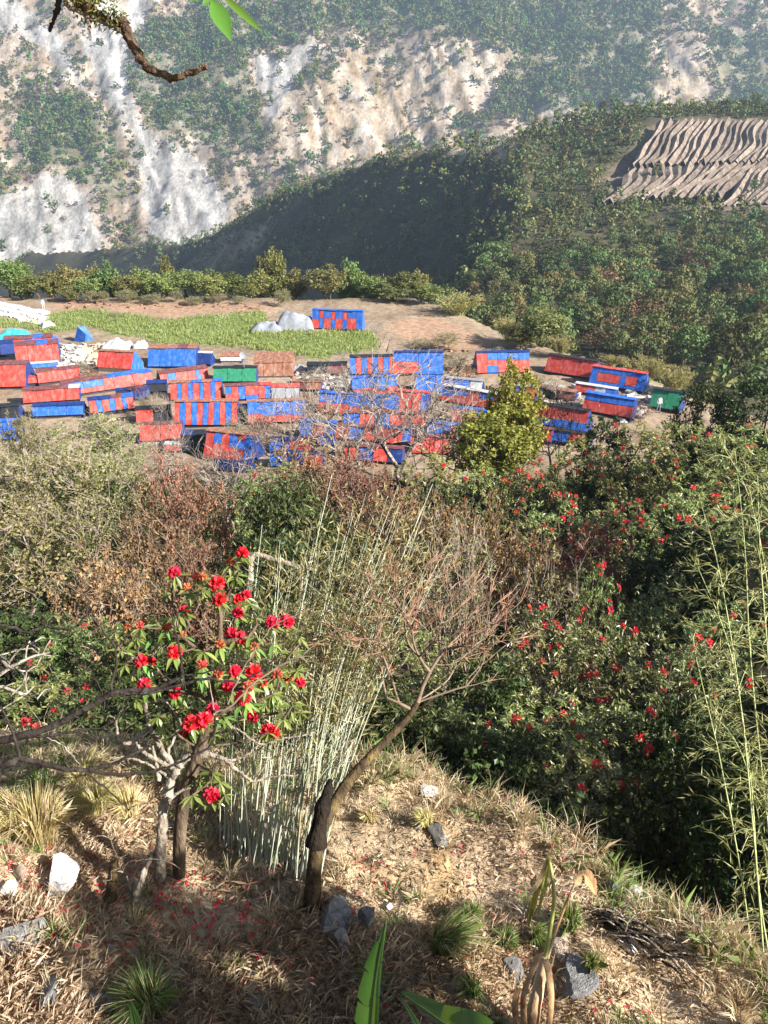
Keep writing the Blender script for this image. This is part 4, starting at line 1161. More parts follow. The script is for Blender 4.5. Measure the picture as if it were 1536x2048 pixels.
place('gold', 1085, 612, 96, 105, 'olive_tree', 'tall yellow-olive tree on the rim above the plain red shelter', 'tree')
place('edge', 1040, 660, 95, 70, 'green_bush', 'fresh green bush at the foot of the tall yellow-olive tree', 'shrub')
place('fbamboo', 1120, 672, 92, 60, 'bamboo_clump', 'small bamboo tuft between the tall olive tree and red shelter', 'bamboo')
place('olive', 893, 662, 96, 66, 'green_bush', 'bright green bush between the soil and the blue shelters', 'shrub')
place('grey', 845, 675, 97, 70, 'grey_shrub', 'grey thin shrub at the lower end of the crop field', 'shrub')
place('fbamboo', 1290, 715, 82, 100, 'bamboo_clump', 'yellow-green bamboo clump beyond the shelter with two red squares', 'bamboo')
place('fbamboo', 1345, 735, 78, 80, 'bamboo_clump', 'bamboo clump behind the person by the teal green shelter', 'bamboo')
place('fbamboo', 1225, 712, 88, 60, 'bamboo_clump', 'thin bamboo tuft on the rim behind the blue shelter', 'bamboo')
place('grey', 235, 640, 112, 50, 'grey_shrub', 'thin leafless shrub between the crops and ploughed strip', 'shrub')

r = np.random.default_rng(63); seen_ = set()
for i, (px, row, w, h, kd) in enumerate([(165, 745, 40, 26, 'grey'), (180, 760, 46, 30, 'russet'), (250, 770, 40, 26, 'grey'), (300, 830, 60, 50, 'grey'), (325, 845, 50, 60, 'bare'), (275, 800, 40, 40, 'russet'), (480, 845, 50, 40, 'grey'), (560, 790, 50, 24, 'russet'), (620, 775, 60, 34, 'grey'), (650, 765, 60, 34, 'bare'), (690, 770, 40, 40, 'grey'), (610, 830, 60, 50, 'bare'), (660, 850, 60, 50, 'russet'), (910, 740, 60, 36, 'grey'), (930, 765, 60, 36, 'russet'), (1080, 790, 70, 40, 'grey'), (1110, 800, 60, 40, 'bare'), (1140, 815, 40, 30, 'russet'), (1020, 790, 60, 50, 'grey'), (870, 860, 60, 60, 'bare'), (930, 870, 60, 60, 'grey'), (590, 870, 70, 60, 'bare'), (520, 880, 60, 56, 'russet'), (470, 880, 50, 50, 'grey'), (690, 905, 70, 60, 'bare'), (1280, 845, 50, 40, 'russet'), (245, 735, 20, 24, 'grey'), (690, 735, 60, 34, 'bare'), (1000, 720, 50, 26, 'grey')]):
    q_ = ray(px, row, H, 30, 220)
    near = min(SH, key=lambda s_: abs((s_[0] + s_[2]) / 2 - px) + 1.5 * abs((s_[1] + s_[3]) / 2 - row))
    nl = near[7]['label']
    for cut in (' with ', ' by ', ' standing ', ' cut ', ' in shade', ' half ', ' mostly ', ' low behind'): nl = nl.split(cut)[0]
    kn = {'grey': 'grey-green twiggy scrub', 'russet': 'rust-brown twiggy scrub', 'bare': 'bare pale sapling'}[kd]
    lb = ' '.join((kn + ' ' + ('before' if row > (near[1] + near[3]) / 2 else 'behind') + ' the ' + nl).split()[:15])
    if lb in seen_: lb = ' '.join(('taller ' + lb).split()[:16])
    seen_.add(lb)
    place(kd, px, row - h, q_[1], w, 'twiggy_scrub', lb, 'shrub', 'scrub in the gaps between the shelters')
# ================================================================== THE GULLY BETWEEN
def truss(seed, bells, petals, rad, mat='flower'):
    """a ball of bell flowers"""
    r = np.random.default_rng(seed); mb = MB()
    i = np.arange(bells) + .5
    ph = np.arccos(1 - 1.55 * i / bells); th = i * 2.39996
    D = np.stack([np.cos(th) * np.sin(ph), np.sin(th) * np.sin(ph), np.cos(ph)], 1)
    D = nrm(D + r.normal(size=D.shape) * .12)
    for d in D:
        a = nrm(np.cross(d, runit(1, r)[0])); b = np.cross(d, a)
        t = np.arange(petals) * 2 * np.pi / petals
        side = a * np.cos(t)[:, None] + b * np.sin(t)[:, None]
        c = np.tile(d * rad * .25, (petals, 1))
        rhomb(mb, c, d + side * .55, side - d * .3, rad * r.uniform(.8, 1.05), rad * .55, 0, 0, .7, .1)
    return mb.mesh('flower', M[mat])
TR = [truss(i, 13, 5, .075) for i in range(3)]
TRS = [truss(10 + i, 7, 3, .10) for i in range(3)]
TRO = [truss(20 + i, 9, 4, .06, 'oldflower') for i in range(2)]
def add_flowers(root, pts, n, seed, s=1.0, lo=0.0):
    r = np.random.default_rng(seed)
    c, sn = math.cos(root.rotation_euler.z), math.sin(root.rotation_euler.z)
    sc = np.array(root.scale)
    P = pts * sc
    wv = np.stack([P[:, 0] * c - P[:, 1] * sn, P[:, 0] * sn + P[:, 1] * c, P[:, 2]], 1)
    score = -wv[:, 1] * .8 + wv[:, 2] * .9 + wv[:, 0] * .25 + r.normal(size=len(P)) * 1.1
    for i in np.argsort(-score)[:n]:
        q = pts[i]
        k = s * r.uniform(.75, 1.15)
        link('flower', TRS[r.integers(0, 3)], root, None, None, None, None, q + np.array([0, 0, .05]), (r.normal() * .4, r.normal() * .4, r.uniform(0, 6.28)), (k / sc[0], k / sc[1], k / sc[2]))

MID = [
 # kind, px, top row, distance, width px, name, label, flowers
 ('bare', 800, 688, 57, 330, 'bare_tree', 'large pale leafless tree spreading in front of the blue roofs', 0),
 ('bare', 590, 770, 54, 210, 'bare_tree', 'pale leafless tree before the blue and red roofs beside the russet shrubs', 0),
 ('bare', 1095, 768, 52, 130, 'dark_bare_tree', 'small black leafless tree against the red shelter with blue lower band', 0),
 ('yellow', 1015, 715, 50, 130, 'yellow_green_tree', 'tall dense yellow-green tree standing before the village', 0),
 ('yellow', 972, 800, 47, 190, 'yellow_green_bush', 'round yellow-green bush at the foot of the tall yellow-green tree', 0),
 ('olive', 62, 812, 46, 110, 'green_bush', 'bright green bush before the red shelter with maroon gable', 0),
 ('olive', 200, 828, 43, 240, 'olive_tree', 'wide olive tree crown hiding the striped shelter', 0),
 ('olive', 20, 900, 36, 170, 'olive_bush', 'dull olive bush below the blue roof cut by the frame', 0),
 ('olive', 130, 880, 33, 240, 'olive_tree', 'dense olive tree in the middle of the tangle before the red shelters', 0),
 ('olive', 250, 905, 34, 190, 'olive_tree', 'loose olive tree mixed with bare twigs beside the russet shrub', 0),
 ('russet', 352, 900, 34, 170, 'russet_shrub', 'brown leafless shrub below the faded red shelter', 0),
 ('russet', 430, 935, 31, 150, 'russet_shrub', 'reddish twiggy shrub next to the dark evergreen bush', 0),
 ('olive', 60, 985, 23, 260, 'olive_tree', 'nearer olive tree with a pale slanting trunk', 0),
 ('olive', 200, 985, 24, 220, 'olive_bush', 'olive bush with yellowing leaves beside the pale slanting trunk', 0),
 ('russet', 320, 1000, 24, 220, 'russet_shrub', 'pinkish brown shrub above the flowering rhododendron', 0),
 ('russet', 250, 1070, 19, 240, 'russet_shrub', 'thick brown brush behind the flowering rhododendron', 0),
 ('russet', 400, 1060, 20, 180, 'russet_shrub', 'red-brown brush just above the topmost red flower', 0),
 ('rhodo', 540, 915, 37, 170, 'rhododendron', 'dark glossy bush in the hollow below the shaded roofs', 3),
 ('dark', 590, 950, 30, 200, 'evergreen_bush', 'black-green bush in deep shade behind the bamboo tops', 0),  # wide dark-leaved bush also stands in for the hollow's shade
 ('russet', 620, 870, 43, 190, 'russet_shrub', 'russet shrub at the foot of the leafless trees', 0),
 ('russet', 715, 888, 40, 190, 'russet_shrub', 'orange-brown shrub beneath the large bare tree', 0),
 ('rhodo', 855, 895, 42, 170, 'rhododendron', 'light green bush beneath the dull red tarpaulin shelter', 5),
 ('rhodo', 950, 925, 39, 150, 'rhododendron', 'leafy bush under the yellow-green bush', 6),
 ('russet', 760, 945, 32, 210, 'russet_shrub', 'rust coloured shrub above the bamboo tops', 0),
 ('russet', 870, 965, 29, 220, 'russet_shrub', 'broad russet shrub with pale twigs above the leaning tree', 0),
 ('russet', 960, 985, 27, 180, 'russet_shrub', 'brown shrub beside the dark hollow', 0),
 ('grey', 900, 1010, 22, 180, 'grey_shrub', 'pale twiggy shrub arching over the dark hollow', 0),
 ('rhodo', 1050, 905, 39, 190, 'rhododendron', 'bush thick with red blossom below the red and blue shelter', 26),
 ('rhodo', 1145, 875, 41, 180, 'rhododendron', 'sunlit pale green bush with scattered red blossom', 8),
 ('dark', 1195, 835, 45, 150, 'evergreen_bush', 'dark rounded bush before the shelter with the blue band', 0),
 ('rhodo', 1262, 838, 40, 200, 'rhododendron', 'bush with tiny red blossom below the teal green shelter', 14),
 ('rhodo', 1345, 832, 38, 210, 'rhododendron', 'tangled green bush on the rise before the dark trees', 8),
 ('dark', 1400, 758, 44, 170, 'evergreen_tree', 'dark evergreen beside the teal green shelter', 0),
 ('dark', 1495, 738, 42, 190, 'evergreen_tree', 'tall dark evergreen cut by the frame above the bamboo', 0),
 ('rhodo', 1470, 850, 34, 230, 'rhododendron', 'glossy green bush behind the bamboo plumes', 9),
 ('rhodo', 1100, 985, 32, 200, 'rhododendron', 'bush in half shade hung with crimson blossom', 22),
 ('rhodo', 1230, 985, 31, 220, 'rhododendron', 'shaded bush with a bright patch of red blossom', 24),
 ('rhodo', 1350, 975, 29, 220, 'rhododendron', 'leafy bush with red blossom beside the bamboo plumes', 16),
 ('rhodo', 1480, 985, 25, 220, 'rhododendron', 'green bush wholly behind the bamboo plumes', 8),
 ('russet', 1150, 1045, 26, 240, 'russet_shrub', 'dim red-brown thicket in the shaded hollow', 0),
 ('dark', 1330, 1070, 24, 260, 'evergreen_bush', 'dark thicket below the bright red patch', 0),
 ('russet', 1030, 1035, 25, 200, 'russet_shrub', 'tangled russet thicket beside the brown shrub', 0),
 ('grey', 1085, 1105, 19.5, 210, 'grey_shrub', 'pale grey-green shrub above the big crimson rhododendron', 0),
 ('rhodo', 1165, 1115, 18.5, 110, 'rhododendron', 'sprig of rhododendron with a red tuft above the pale shrub', 8),
 ('rhodo', 1290, 1140, 20, 190, 'rhododendron', 'flowerless dark bush lit on its top in the hollow', 0),
 ('rhodo', 1420, 1190, 16, 200, 'rhododendron', 'dark leafy bush under the bamboo with few red flowers', 6),
 ('rhodo', 1080, 1225, 14.5, 260, 'rhododendron', 'big rhododendron crowded with crimson trusses beside the leaning tree', 25),
 ('rhodo', 1220, 1235, 14, 260, 'rhododendron', 'big rhododendron with crimson trusses and drooping leaves', 18),
 ('rhodo', 1360, 1262, 12.8, 230, 'rhododendron', 'rhododendron with scarlet trusses beside the bamboo stems', 9),
 ('dark', 960, 1330, 12.6, 260, 'evergreen_bush', 'shaded evergreen behind the leaning tree branches', 0),
 ('rhodo', 1070, 1390, 11.2, 280, 'rhododendron', 'shaded rhododendron with small red flowers in the gully', 12),
 ('rhodo', 1220, 1400, 10.6, 280, 'rhododendron', 'shaded rhododendron deep in the gully with a few red flowers', 10),
 ('dark', 1340, 1420, 10, 260, 'evergreen_bush', 'dark evergreen by the bamboo stems in the gully', 0),
 ('rhodo', 1150, 1500, 9.2, 260, 'rhododendron', 'lowest rhododendron in the black of the gully', 6),
 ('dark', 1290, 1540, 8.4, 280, 'evergreen_bush', 'evergreen at the bottom of the gully by the grassy lip', 0),
 ('dark', 1440, 1560, 7.6, 260, 'evergreen_bush', 'evergreen under the bamboo stems at the gully bottom', 0),
 ('dark', 1000, 1470, 9.8, 220, 'evergreen_bush', 'dark bush just beyond the grassy lip', 0),
 ('dark', 880, 1440, 10.5, 230, 'evergreen_bush', 'dark bush behind the trunk of the leaning tree', 0),
 ('dark', 60, 1225, 15.5, 260, 'evergreen_bush', 'dark bush under the near olive tree', 0),
 ('rhodo', 190, 1235, 14, 250, 'rhododendron', 'shaded rhododendron with small orange-red flowers behind bare branches', 12),
 ('dark', 320, 1250, 13.5, 220, 'evergreen_bush', 'dark bush straight behind the flowering rhododendron', 0),
 ('rhodo', 60, 1370, 10.8, 260, 'rhododendron', 'black-green rhododendron behind the grey bough', 7),
 ('dark', 230, 1390, 10.2, 260, 'evergreen_bush', 'black-green bush between the crossing boughs', 0),
 ('dark', 470, 1280, 13, 230, 'evergreen_bush', 'dark bush behind the bamboo canes', 0),
 ('rhodo', 640, 1200, 15, 230, 'rhododendron', 'dim rhododendron behind the bamboo canes', 5),
 ('rhodo', 790, 1215, 14.5, 230, 'rhododendron', 'dim rhododendron behind the twigs of the leaning tree', 8),
 ('grey', 900, 1130, 17.5, 190, 'grey_shrub', 'yellowing shrub behind the red twigs of the leaning tree', 0),
 ('dark', 560, 1075, 22, 220, 'evergreen_bush', 'dark bush standing in for shade in the hollow behind the bent pale limb', 0),  # dark leaves here and in the next bush stand for hollow shade
 ('dark', 690, 1065, 23, 200, 'evergreen_bush', 'dark bush standing in for shade in the hollow seen between the bamboo tops', 0),
 ('dark', 620, 1360, 11.5, 260, 'evergreen_bush', 'shaded bush behind the thick of the bamboo', 0),
 ('dark', 750, 1380, 11, 240, 'evergreen_bush', 'shaded bush between bamboo and leaning tree', 0),
 ('dark', 380, 1400, 10.5, 200, 'evergreen_bush', 'shaded bush under the flowering rhododendron', 0),
 ('bare', 700, 730, 50, 240, 'bare_tree', 'pale leafless tree with forked crown before the long blue shelter', 0),
 ('bare', 880, 770, 48, 220, 'bare_tree', 'pale leafless tree beside the yellow-green tree', 0),
 ('bare', 460, 870, 40, 160, 'bare_tree', 'thin leafless tree before the black tarpaulin shed', 0),
 ('bare', 345, 815, 46, 120, 'bare_tree', 'upright leafless tree in the dark gap before the largest striped shelter', 0),
 ('yellow', 1000, 770, 51, 110, 'yellow_green_tree', 'slimmer yellow-green tree merging with the tall one', 0),
]
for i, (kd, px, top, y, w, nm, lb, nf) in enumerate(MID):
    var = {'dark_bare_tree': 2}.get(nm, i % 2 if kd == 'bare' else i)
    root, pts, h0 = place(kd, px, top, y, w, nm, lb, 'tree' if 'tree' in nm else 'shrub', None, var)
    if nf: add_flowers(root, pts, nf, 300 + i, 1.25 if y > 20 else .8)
# low cover on the gully floor
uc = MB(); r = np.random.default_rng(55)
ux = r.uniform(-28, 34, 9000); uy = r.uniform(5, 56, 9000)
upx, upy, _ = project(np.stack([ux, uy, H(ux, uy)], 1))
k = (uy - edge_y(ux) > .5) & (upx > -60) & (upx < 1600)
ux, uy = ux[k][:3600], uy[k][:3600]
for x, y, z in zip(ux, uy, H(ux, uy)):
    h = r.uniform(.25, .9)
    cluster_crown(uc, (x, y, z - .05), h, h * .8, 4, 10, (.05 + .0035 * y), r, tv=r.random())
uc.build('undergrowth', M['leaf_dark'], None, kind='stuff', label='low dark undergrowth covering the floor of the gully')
# the wood beside the gully, whose shade fills it
for x, y, sc_, lb in ((16.2, 18.0, 1.6, 'tall evergreen on the bank beyond the bamboo, nearer of two'), (18.0, 22.0, 1.6, 'tall evergreen on the bank beyond the bamboo, farther of two'), (8.6, 6.6, .8, 'evergreen tree on the bank beside the gully, under the bamboo')):
    root = link('bank_tree', None, None, lb, 'tree', None, None, (x, y, float(H(x, y))), (0, 0, x), (sc_, sc_, sc_ * 1.0))
    link('trunk', LIB['dark'][0][0], root); link('crown', LIB['dark'][0][1], root)
# ================================================================== THE FOREGROUND
def curve(P, n=24, jit=0, r=rng):
    """smooth line through points"""
    P = np.asarray(P, float)
    if len(P) == 2: P = np.array([P[0], (P[0] + P[1]) / 2, P[1]])
    Q = np.concatenate([[2 * P[0] - P[1]], P, [2 * P[-1] - P[-2]]])
    out = []
    m = len(P) - 1
    for t in np.linspace(0, m - 1e-6, n):
        i = int(t); u = t - i
        a, b, c, d = Q[i], Q[i + 1], Q[i + 2], Q[i + 3]
        out.append(.5 * (2 * b + (c - a) * u + (2 * a - 5 * b + 4 * c - d) * u * u + (3 * b - a - 3 * c + d) * u ** 3))
    out = np.array(out)
    if jit: out = out + r.normal(size=out.shape) * jit
    return out
def pxline(L, d):
    """points of the picture with their distances"""
    return np.array([at(p[0], p[1], p[2] if len(p) > 2 else d) for p in L])

# ---- leaf of a rhododendron: folded along the rib and bent down
def leafmesh(name, L, W_, bend, mat, nseg=6, fold=.25):
    mb = MB(); u = np.linspace(0, 1, nseg + 1)
    w = W_ / 2 * np.sin(np.pi * np.clip(u, .02, .985) ** .8)
    y = L * u; z = -bend * L * u ** 2
    C = np.stack([0 * u, y, z], 1); Lf = np.stack([-w, y, z + w * fold], 1); Rt = np.stack([w, y, z + w * fold], 1)
    v = np.concatenate([Lf, C, Rt]); n = nseg + 1
    f = [[i, n + i, n + i + 1, i + 1] for i in range(nseg)] + [[n + i, 2 * n + i, 2 * n + i + 1, n + i + 1] for i in range(nseg)]
    mb.add(v, f)
    return mb.mesh(name, M[mat], True)
LF = [leafmesh('leaf', .118, .032, b, 'leaf_near') for b in (.1, .3, .55)]

# ---- flowering rhododendron
FLW = [(485, 1102, 0), (462, 1120, 1), (350, 1142, 0), (374, 1170, 1), (434, 1163, 0), (403, 1178, 1), (440, 1195, 0), (492, 1187, 0), (478, 1195, 0), (367, 1218, 0), (476, 1222, 0), (545, 1242, 0), (574, 1240, 0), (256, 1250, 1), (281, 1248, 1), (463, 1262, 0), (482, 1274, 0), (366, 1266, 1), (350, 1300, 0), (284, 1318, 0), (301, 1320, 0), (470, 1338, 0), (507, 1341, 0), (524, 1357, 0), (290, 1367, 0), (437, 1345, 1), (458, 1370, 0), (352, 1382, 0), (486, 1394, 0), (600, 1360, 0), (382, 1443, 0), (408, 1438, 0), (426, 1418, 0), (371, 1457, 0), (505, 1430, 0), (536, 1458, 0), (550, 1460, 0), (424, 1588, 0), (496, 1370, 1), (555, 1345, 1), (578, 1355, 1), (440, 1285, 1), (510, 1290, 1), (405, 1325, 1), (335, 1250, 1), (395, 1150, 1), (405, 1150, 1)]
base_r = ray(345, 1735)
rhd = link('flowering_rhododendron', None, None, 'young rhododendron with large scarlet flower trusses beside the bamboo canes', 'shrub', None, None, base_r)
inv = base_r
r = np.random.default_rng(8)
tips = []
for (px, py, old) in FLW:
    tips.append(at(px, py + 8, 6.35 + r.normal() * .22 - (py - 1400) * .0006))
extra = []
for _ in range(58):
    px = r.uniform(245, 605); py = r.uniform(1120, 1480)
    if py > 1120 + abs(px - 430) * 1.1 - 20: extra.append(at(px, py, 6.45 + r.normal() * .25))
for (px, py) in [(560, 1400), (590, 1405), (575, 1425), (530, 1410), (600, 1425), (545, 1390), (425, 1545), (400, 1560), (440, 1565), (415, 1600), (385, 1590), (450, 1590), (330, 1185), (470, 1150), (600, 1275), (230, 1265), (245, 1300), (250, 1330), (265, 1350)]:
    extra.append(at(px, py, 6.3 + r.normal() * .12))
alltips = np.array(tips + extra)
trunk_line = curve([at(358, 1750, 6.8), at(360, 1660, 6.6), at(372, 1580, 6.5), at(400, 1500, 6.45), at(425, 1420, 6.42), at(420, 1350, 6.42)], 14)
A, par, ends = grow(list(trunk_line), alltips, .09, .35, .10, .03, r)
mb = MB(); limbs(mb, A - inv, par, .055, .0045, 8, 0, 4, .5)
mb.build('stem', M['bark'], rhd, True)
flo = MB()
nleaf = 0
for ti, e in ends:
    q = A[e]; d = nrm(A[e] - A[par[e]])
    is_f = ti < len(FLW)
    nl = r.integers(7, 11)
    for j in range(nl):
        a = j * 6.283 / nl + r.uniform(-.25, .25)
        droop = r.uniform(-1.1, .05)
        dd = Vector((math.cos(a) * math.cos(droop), math.sin(a) * math.cos(droop), math.sin(droop)))
        qt = dd.to_track_quat('Y', 'Z')
        s = r.uniform(.75, 1.15)
        if nleaf < 300 and (is_f or r.random() < .6):
            link('leaf', LF[r.integers(0, 3)], rhd, None, None, None, None, q - inv + np.array(dd) * .012, qt.to_euler(), s); nleaf += 1
        else:
            n0 = np.array([0, 0, 1.]) + r.normal(size=3) * .2
            rhomb(flo, (q - inv)[None], np.array(dd)[None], n0[None], .118 * s, .033 * s, 0, 0, .5, .2)
    if is_f:
        old = FLW[ti][2]
        me = TRO[r.integers(0, 2)] if old else TR[r.integers(0, 3)]
        link('flower', me, rhd, None, None, None, None, q - inv + np.array([0, 0, .02]), (r.normal() * .35 + .25, r.normal() * .35, r.uniform(0, 6.28)), r.uniform(.75, 1.05) * (.66 if old else .80))
fo = flo.build('foliage', M['leaf_near'], rhd); fo['kind'] = 'stuff'

# ---- pale dead tree twined into it
def deadwood(name, label, lines, mat, d, cat='tree', parts='branch', k=7, first='trunk'):
    b0 = at(lines[0][0][0][0], lines[0][0][0][1], lines[0][0][0][2] if len(lines[0][0][0]) > 2 else d)
    root = link(name, None, None, label, cat, None, None, b0)
    for i, (L, ra, rb) in enumerate(lines):
        P = curve(pxline(L, d), max(10, len(L) * 6), .004)
        mb = MB(); tube(mb, P - b0, np.linspace(ra, rb, len(P)) * .8 * (1 + .14 * rng.normal(size=len(P))), k)
        mb.build(first if i == 0 else parts, M[mat], root, True)
    return root
deadwood('pale_dead_tree', 'crooked bleached dead tree with lichen standing before the flowering rhododendron',
 [([(318, 1760, 6.68), (322, 1690), (328, 1620), (340, 1570), (352, 1540), (375, 1515), (420, 1508)], .062, .036),
  ([(352, 1540), (325, 1500), (300, 1455), (295, 1430), (285, 1390), (278, 1350), (262, 1310), (245, 1305), (260, 1290)], .034, .006),
  ([(300, 1455), (270, 1480), (240, 1485), (230, 1440), (220, 1432)], .024, .006),
  ([(270, 1480), (295, 1510), (345, 1535)], .016, .026), ([(278, 1350), (300, 1318), (320, 1295)], .012, .004),
  ([(328, 1530), (350, 1470), (360, 1440), (330, 1400)], .02, .008), ([(300, 1490), (260, 1510), (220, 1520)], .014, .005),
  ([(420, 1508), (450, 1520), (480, 1545), (507, 1562), (550, 1552), (595, 1551)], .026, .007), ([(507, 1562), (525, 1540), (536, 1520)], .008, .004),
  ([(420, 1508), (470, 1520), (510, 1495), (520, 1478)], .016, .007), ([(440, 1440), (480, 1462), (522, 1488), (560, 1478), (628, 1466)], .010, .008),
  ([(330, 1620), (350, 1590), (385, 1572)], .02, .012), ([(310, 1510), (280, 1470), (250, 1440)], .015, .004), ([(345, 1560), (300, 1530), (250, 1515), (222, 1520)], .018, .005),
  ([(318, 1560), (312, 1520), (305, 1490)], .022, .01)], 'pale', 6.45)
deadwood('dead_stake', 'broken bleached stake leaning in the grass below the bleached dead tree', [([(270, 1800), (285, 1755), (300, 1715), (312, 1698)], .042, .016), ([(300, 1720), (312, 1705), (318, 1695)], .018, .004)], 'pale', 6.5, 'stake', 'splinter', first='shaft')
deadwood('mossy_stump', 'short lichened stump between the white rock and the broken stake', [([(222, 1800), (224, 1765), (228, 1730), (226, 1722)], .055, .04), ([(226, 1740), (236, 1722)], .02, .01)], 'mossbark', 6.5, 'stump', 'stub', first='body')
deadwood('bent_limb', 'bent pale mossy limb behind the topmost red flower', [([(480, 1230, 9.0), (500, 1170, 9.0), (505, 1112, 9.0), (545, 1118, 9.0), (590, 1132, 9.0), (602, 1150, 9.0), (600, 1192, 9.0)], .045, .03), ([(545, 1118, 9), (575, 1150, 9), (570, 1180, 9)], .012, .005)], 'pale', 9.0, 'branch', first='limb', parts='twig')

# ---- bamboo clump
bb = ray(540, 1735)
bam = link('bamboo_clump', None, None, 'dense clump of slender pale bamboo canes beside the leaning tree', 'bamboo', None, None, bb)
r = np.random.default_rng(31)
fol = MB()
for i in range(135):
    u = r.random()
    bx = 425 + 215 * u ** .8 + r.normal() * 6
    brow = 1690 + 75 * u + r.normal() * 14
    b = ray(bx, brow); d0 = b[1] * cp - b[2] * sp
    u2 = np.clip(u + r.normal() * .12, 0, 1)
    tall = r.random() < .62
    tx = np.interp(u2, [0, .3, .6, 1], [465, 590, 700, 850]) + r.normal() * 32
    ty = (np.interp(u2, [0, .5, 1], [1220, 1090, 1100]) + r.normal() * 70) if tall else r.uniform(1350, 1560)
    if not tall: tx = bx + (tx - bx) * (brow - ty) / 650
    t = at(tx, ty, d0 + r.uniform(.1, .9))
    m = (b + t) / 2 + np.array([-.10 * u, .05, .12]) + r.normal(size=3) * .05
    P = curve([b - (t - b) * .02, m, t], 16)
    rd = r.uniform(.0036, .0078)
    seg = np.linspace(rd, rd * .32, 16)
    nodes = np.array([1.0 + (.22 if j % 3 == 1 else 0) for j in range(16)])
    mb = MB(); tube(mb, P - bb, seg * nodes, 6)
    mb.build('cane', M['cane'], bam, True)
    if tall:
        n = 90
        uu = r.uniform(.34, 1.0, n) ** .85
        idx = uu * 15
        c = np.stack([np.interp(idx, np.arange(16), P[:, q]) for q in range(3)], 1)
        ax = nrm(t - b)
        off = r.normal(size=(n, 3)) * .075 * np.array([1, 1, .6])
        dd = nrm(off) * .8 + ax * .7 + r.normal(size=(n, 3)) * .25 - np.array([0, 0, .1])
        rhomb(fol, c + off - bb, dd, runit(n, r), r.uniform(.06, .12, n), .013, 0, 0, .4, .05)
        for q in range(6):
            j = r.integers(5, 14); s0 = P[j]; e0 = s0 + (ax * .8 + r.normal(size=3) * .5) * .16
            tube(fol, [s0 - bb, e0 - bb], [.003, .002], 3, 1)
f = fol.build('foliage', [M['leaf_bamboo'], M['cane']], bam); f['kind'] = 'stuff'

# ---- tall bamboo at the side
bs = stand(1560, 6.4)
bam2 = link('tall_bamboo', None, None, 'tall bamboo with arching yellow-green plumes at the edge of the gully', 'bamboo', None, None, bs)
fol = MB(); r = np.random.default_rng(32)
CN = [[(1540, 2080), (1510, 1700), (1480, 1400), (1440, 1150), (1400, 1000)], [(1590, 2080), (1530, 1600), (1500, 1300), (1490, 1100), (1470, 900)],
      [(1600, 2000), (1560, 1600), (1535, 1300), (1520, 1100), (1515, 950)], [(1570, 2080), (1520, 1800), (1500, 1550), (1460, 1300), (1390, 1120)],
      [(1620, 1900), (1580, 1500), (1540, 1200), (1500, 1000), (1440, 880)], [(1520, 2080), (1490, 1800), (1440, 1520), (1400, 1350), (1380, 1250)],
      [(1650, 1900), (1600, 1500), (1570, 1200), (1560, 1000), (1530, 860)], [(1560, 2080), (1545, 1850), (1520, 1650), (1480, 1500), (1420, 1420)], [(1600, 2080), (1575, 1850), (1560, 1700), (1530, 1600), (1490, 1560)]]
for ci, L in enumerate(CN):
    dd_ = 7.6 + r.uniform(-.6, 1.2)
    P = curve(pxline([(x, y, dd_ + .0012 * (2080 - y)) for x, y in L], dd_), 26)
    P[0] = [P[0][0], P[0][1], min(P[0][2], float(H(P[0][0], P[0][1])) - .1)]
    mb = MB(); tube(mb, P - bs, np.linspace(.010, .003, 26) * np.array([1.2 if j % 3 == 1 else 1 for j in range(26)]), 6)
    mb.build('cane', M['greencane'], bam2, True)
    for j in range(7 if ci < 7 else 4, 26):
        for w in range(2):
            a = r.uniform(0, 6.28)
            o = np.array([math.cos(a) - .15, math.sin(a) * .8, r.uniform(-.1, .5)])
            Ls = r.uniform(.18, .48) * (.6 + .4 * min(1, (26 - j) / 8))
            s0 = P[j]; e0 = s0 + o * Ls; m0 = (s0 + e0) / 2 + np.array([0, 0, .05])
            tw = curve([s0, m0, e0 - np.array([0, 0, .05])], 6)
            tube(fol, tw - bs, np.linspace(.004, .0015, 6), 3, 1)
            n = 10
            c = tw[r.integers(1, 6, n)] + r.normal(size=(n, 3)) * .02
            rhomb(fol, c - bs, nrm(o)[None] * .8 + r.normal(size=(n, 3)) * .45 - np.array([0, 0, .15]), np.array([0, 0, 1.]) + r.normal(size=(n, 3)) * .5, r.uniform(.08, .16, n), .011, 0, 0, .35, .05)
f = fol.build('foliage', [M['leaf_bamboo'], M['greencane']], bam2); f['kind'] = 'stuff'

# ---- leaning tree
b = ray(622, 1825)
lt = link('leaning_tree', None, None, 'mossy leaning tree with leafless reddish twigs beside the bamboo clump', 'tree', None, None, b)
d0 = b[1] * cp - b[2] * sp
tr = curve([b + np.array([0, 0, -.1]), at(628, 1740, d0 + .02), at(640, 1670, d0 + .05), at(672, 1600, d0 + .15), at(720, 1535, d0 + .25), at(775, 1478, d0 + .35), at(815, 1435, d0 + .42), at(835, 1405, d0 + .45)], 26)
rad = np.interp(np.linspace(0, 1, 26), [0, .12, .35, .6, 1], [.088, .062, .05, .041, .026]) * (1 + .07 * rng.normal(size=26))
mb = MB(); tube(mb, tr - b, rad, 12); mb.build('trunk', M['mossbark'], lt, True)
st = curve([at(632, 1690, d0), at(640, 1640, d0 - .02), at(650, 1600, d0 - .02), at(658, 1572, d0), at(661, 1560, d0)], 12)
mb = MB(); tube(mb, st - b, np.linspace(.075, .018, 12) * (1 + .12 * rng.normal(size=12)), 9); mb.build('broken_stub', M['char'], lt, True)
r = np.random.default_rng(6)
tips = []
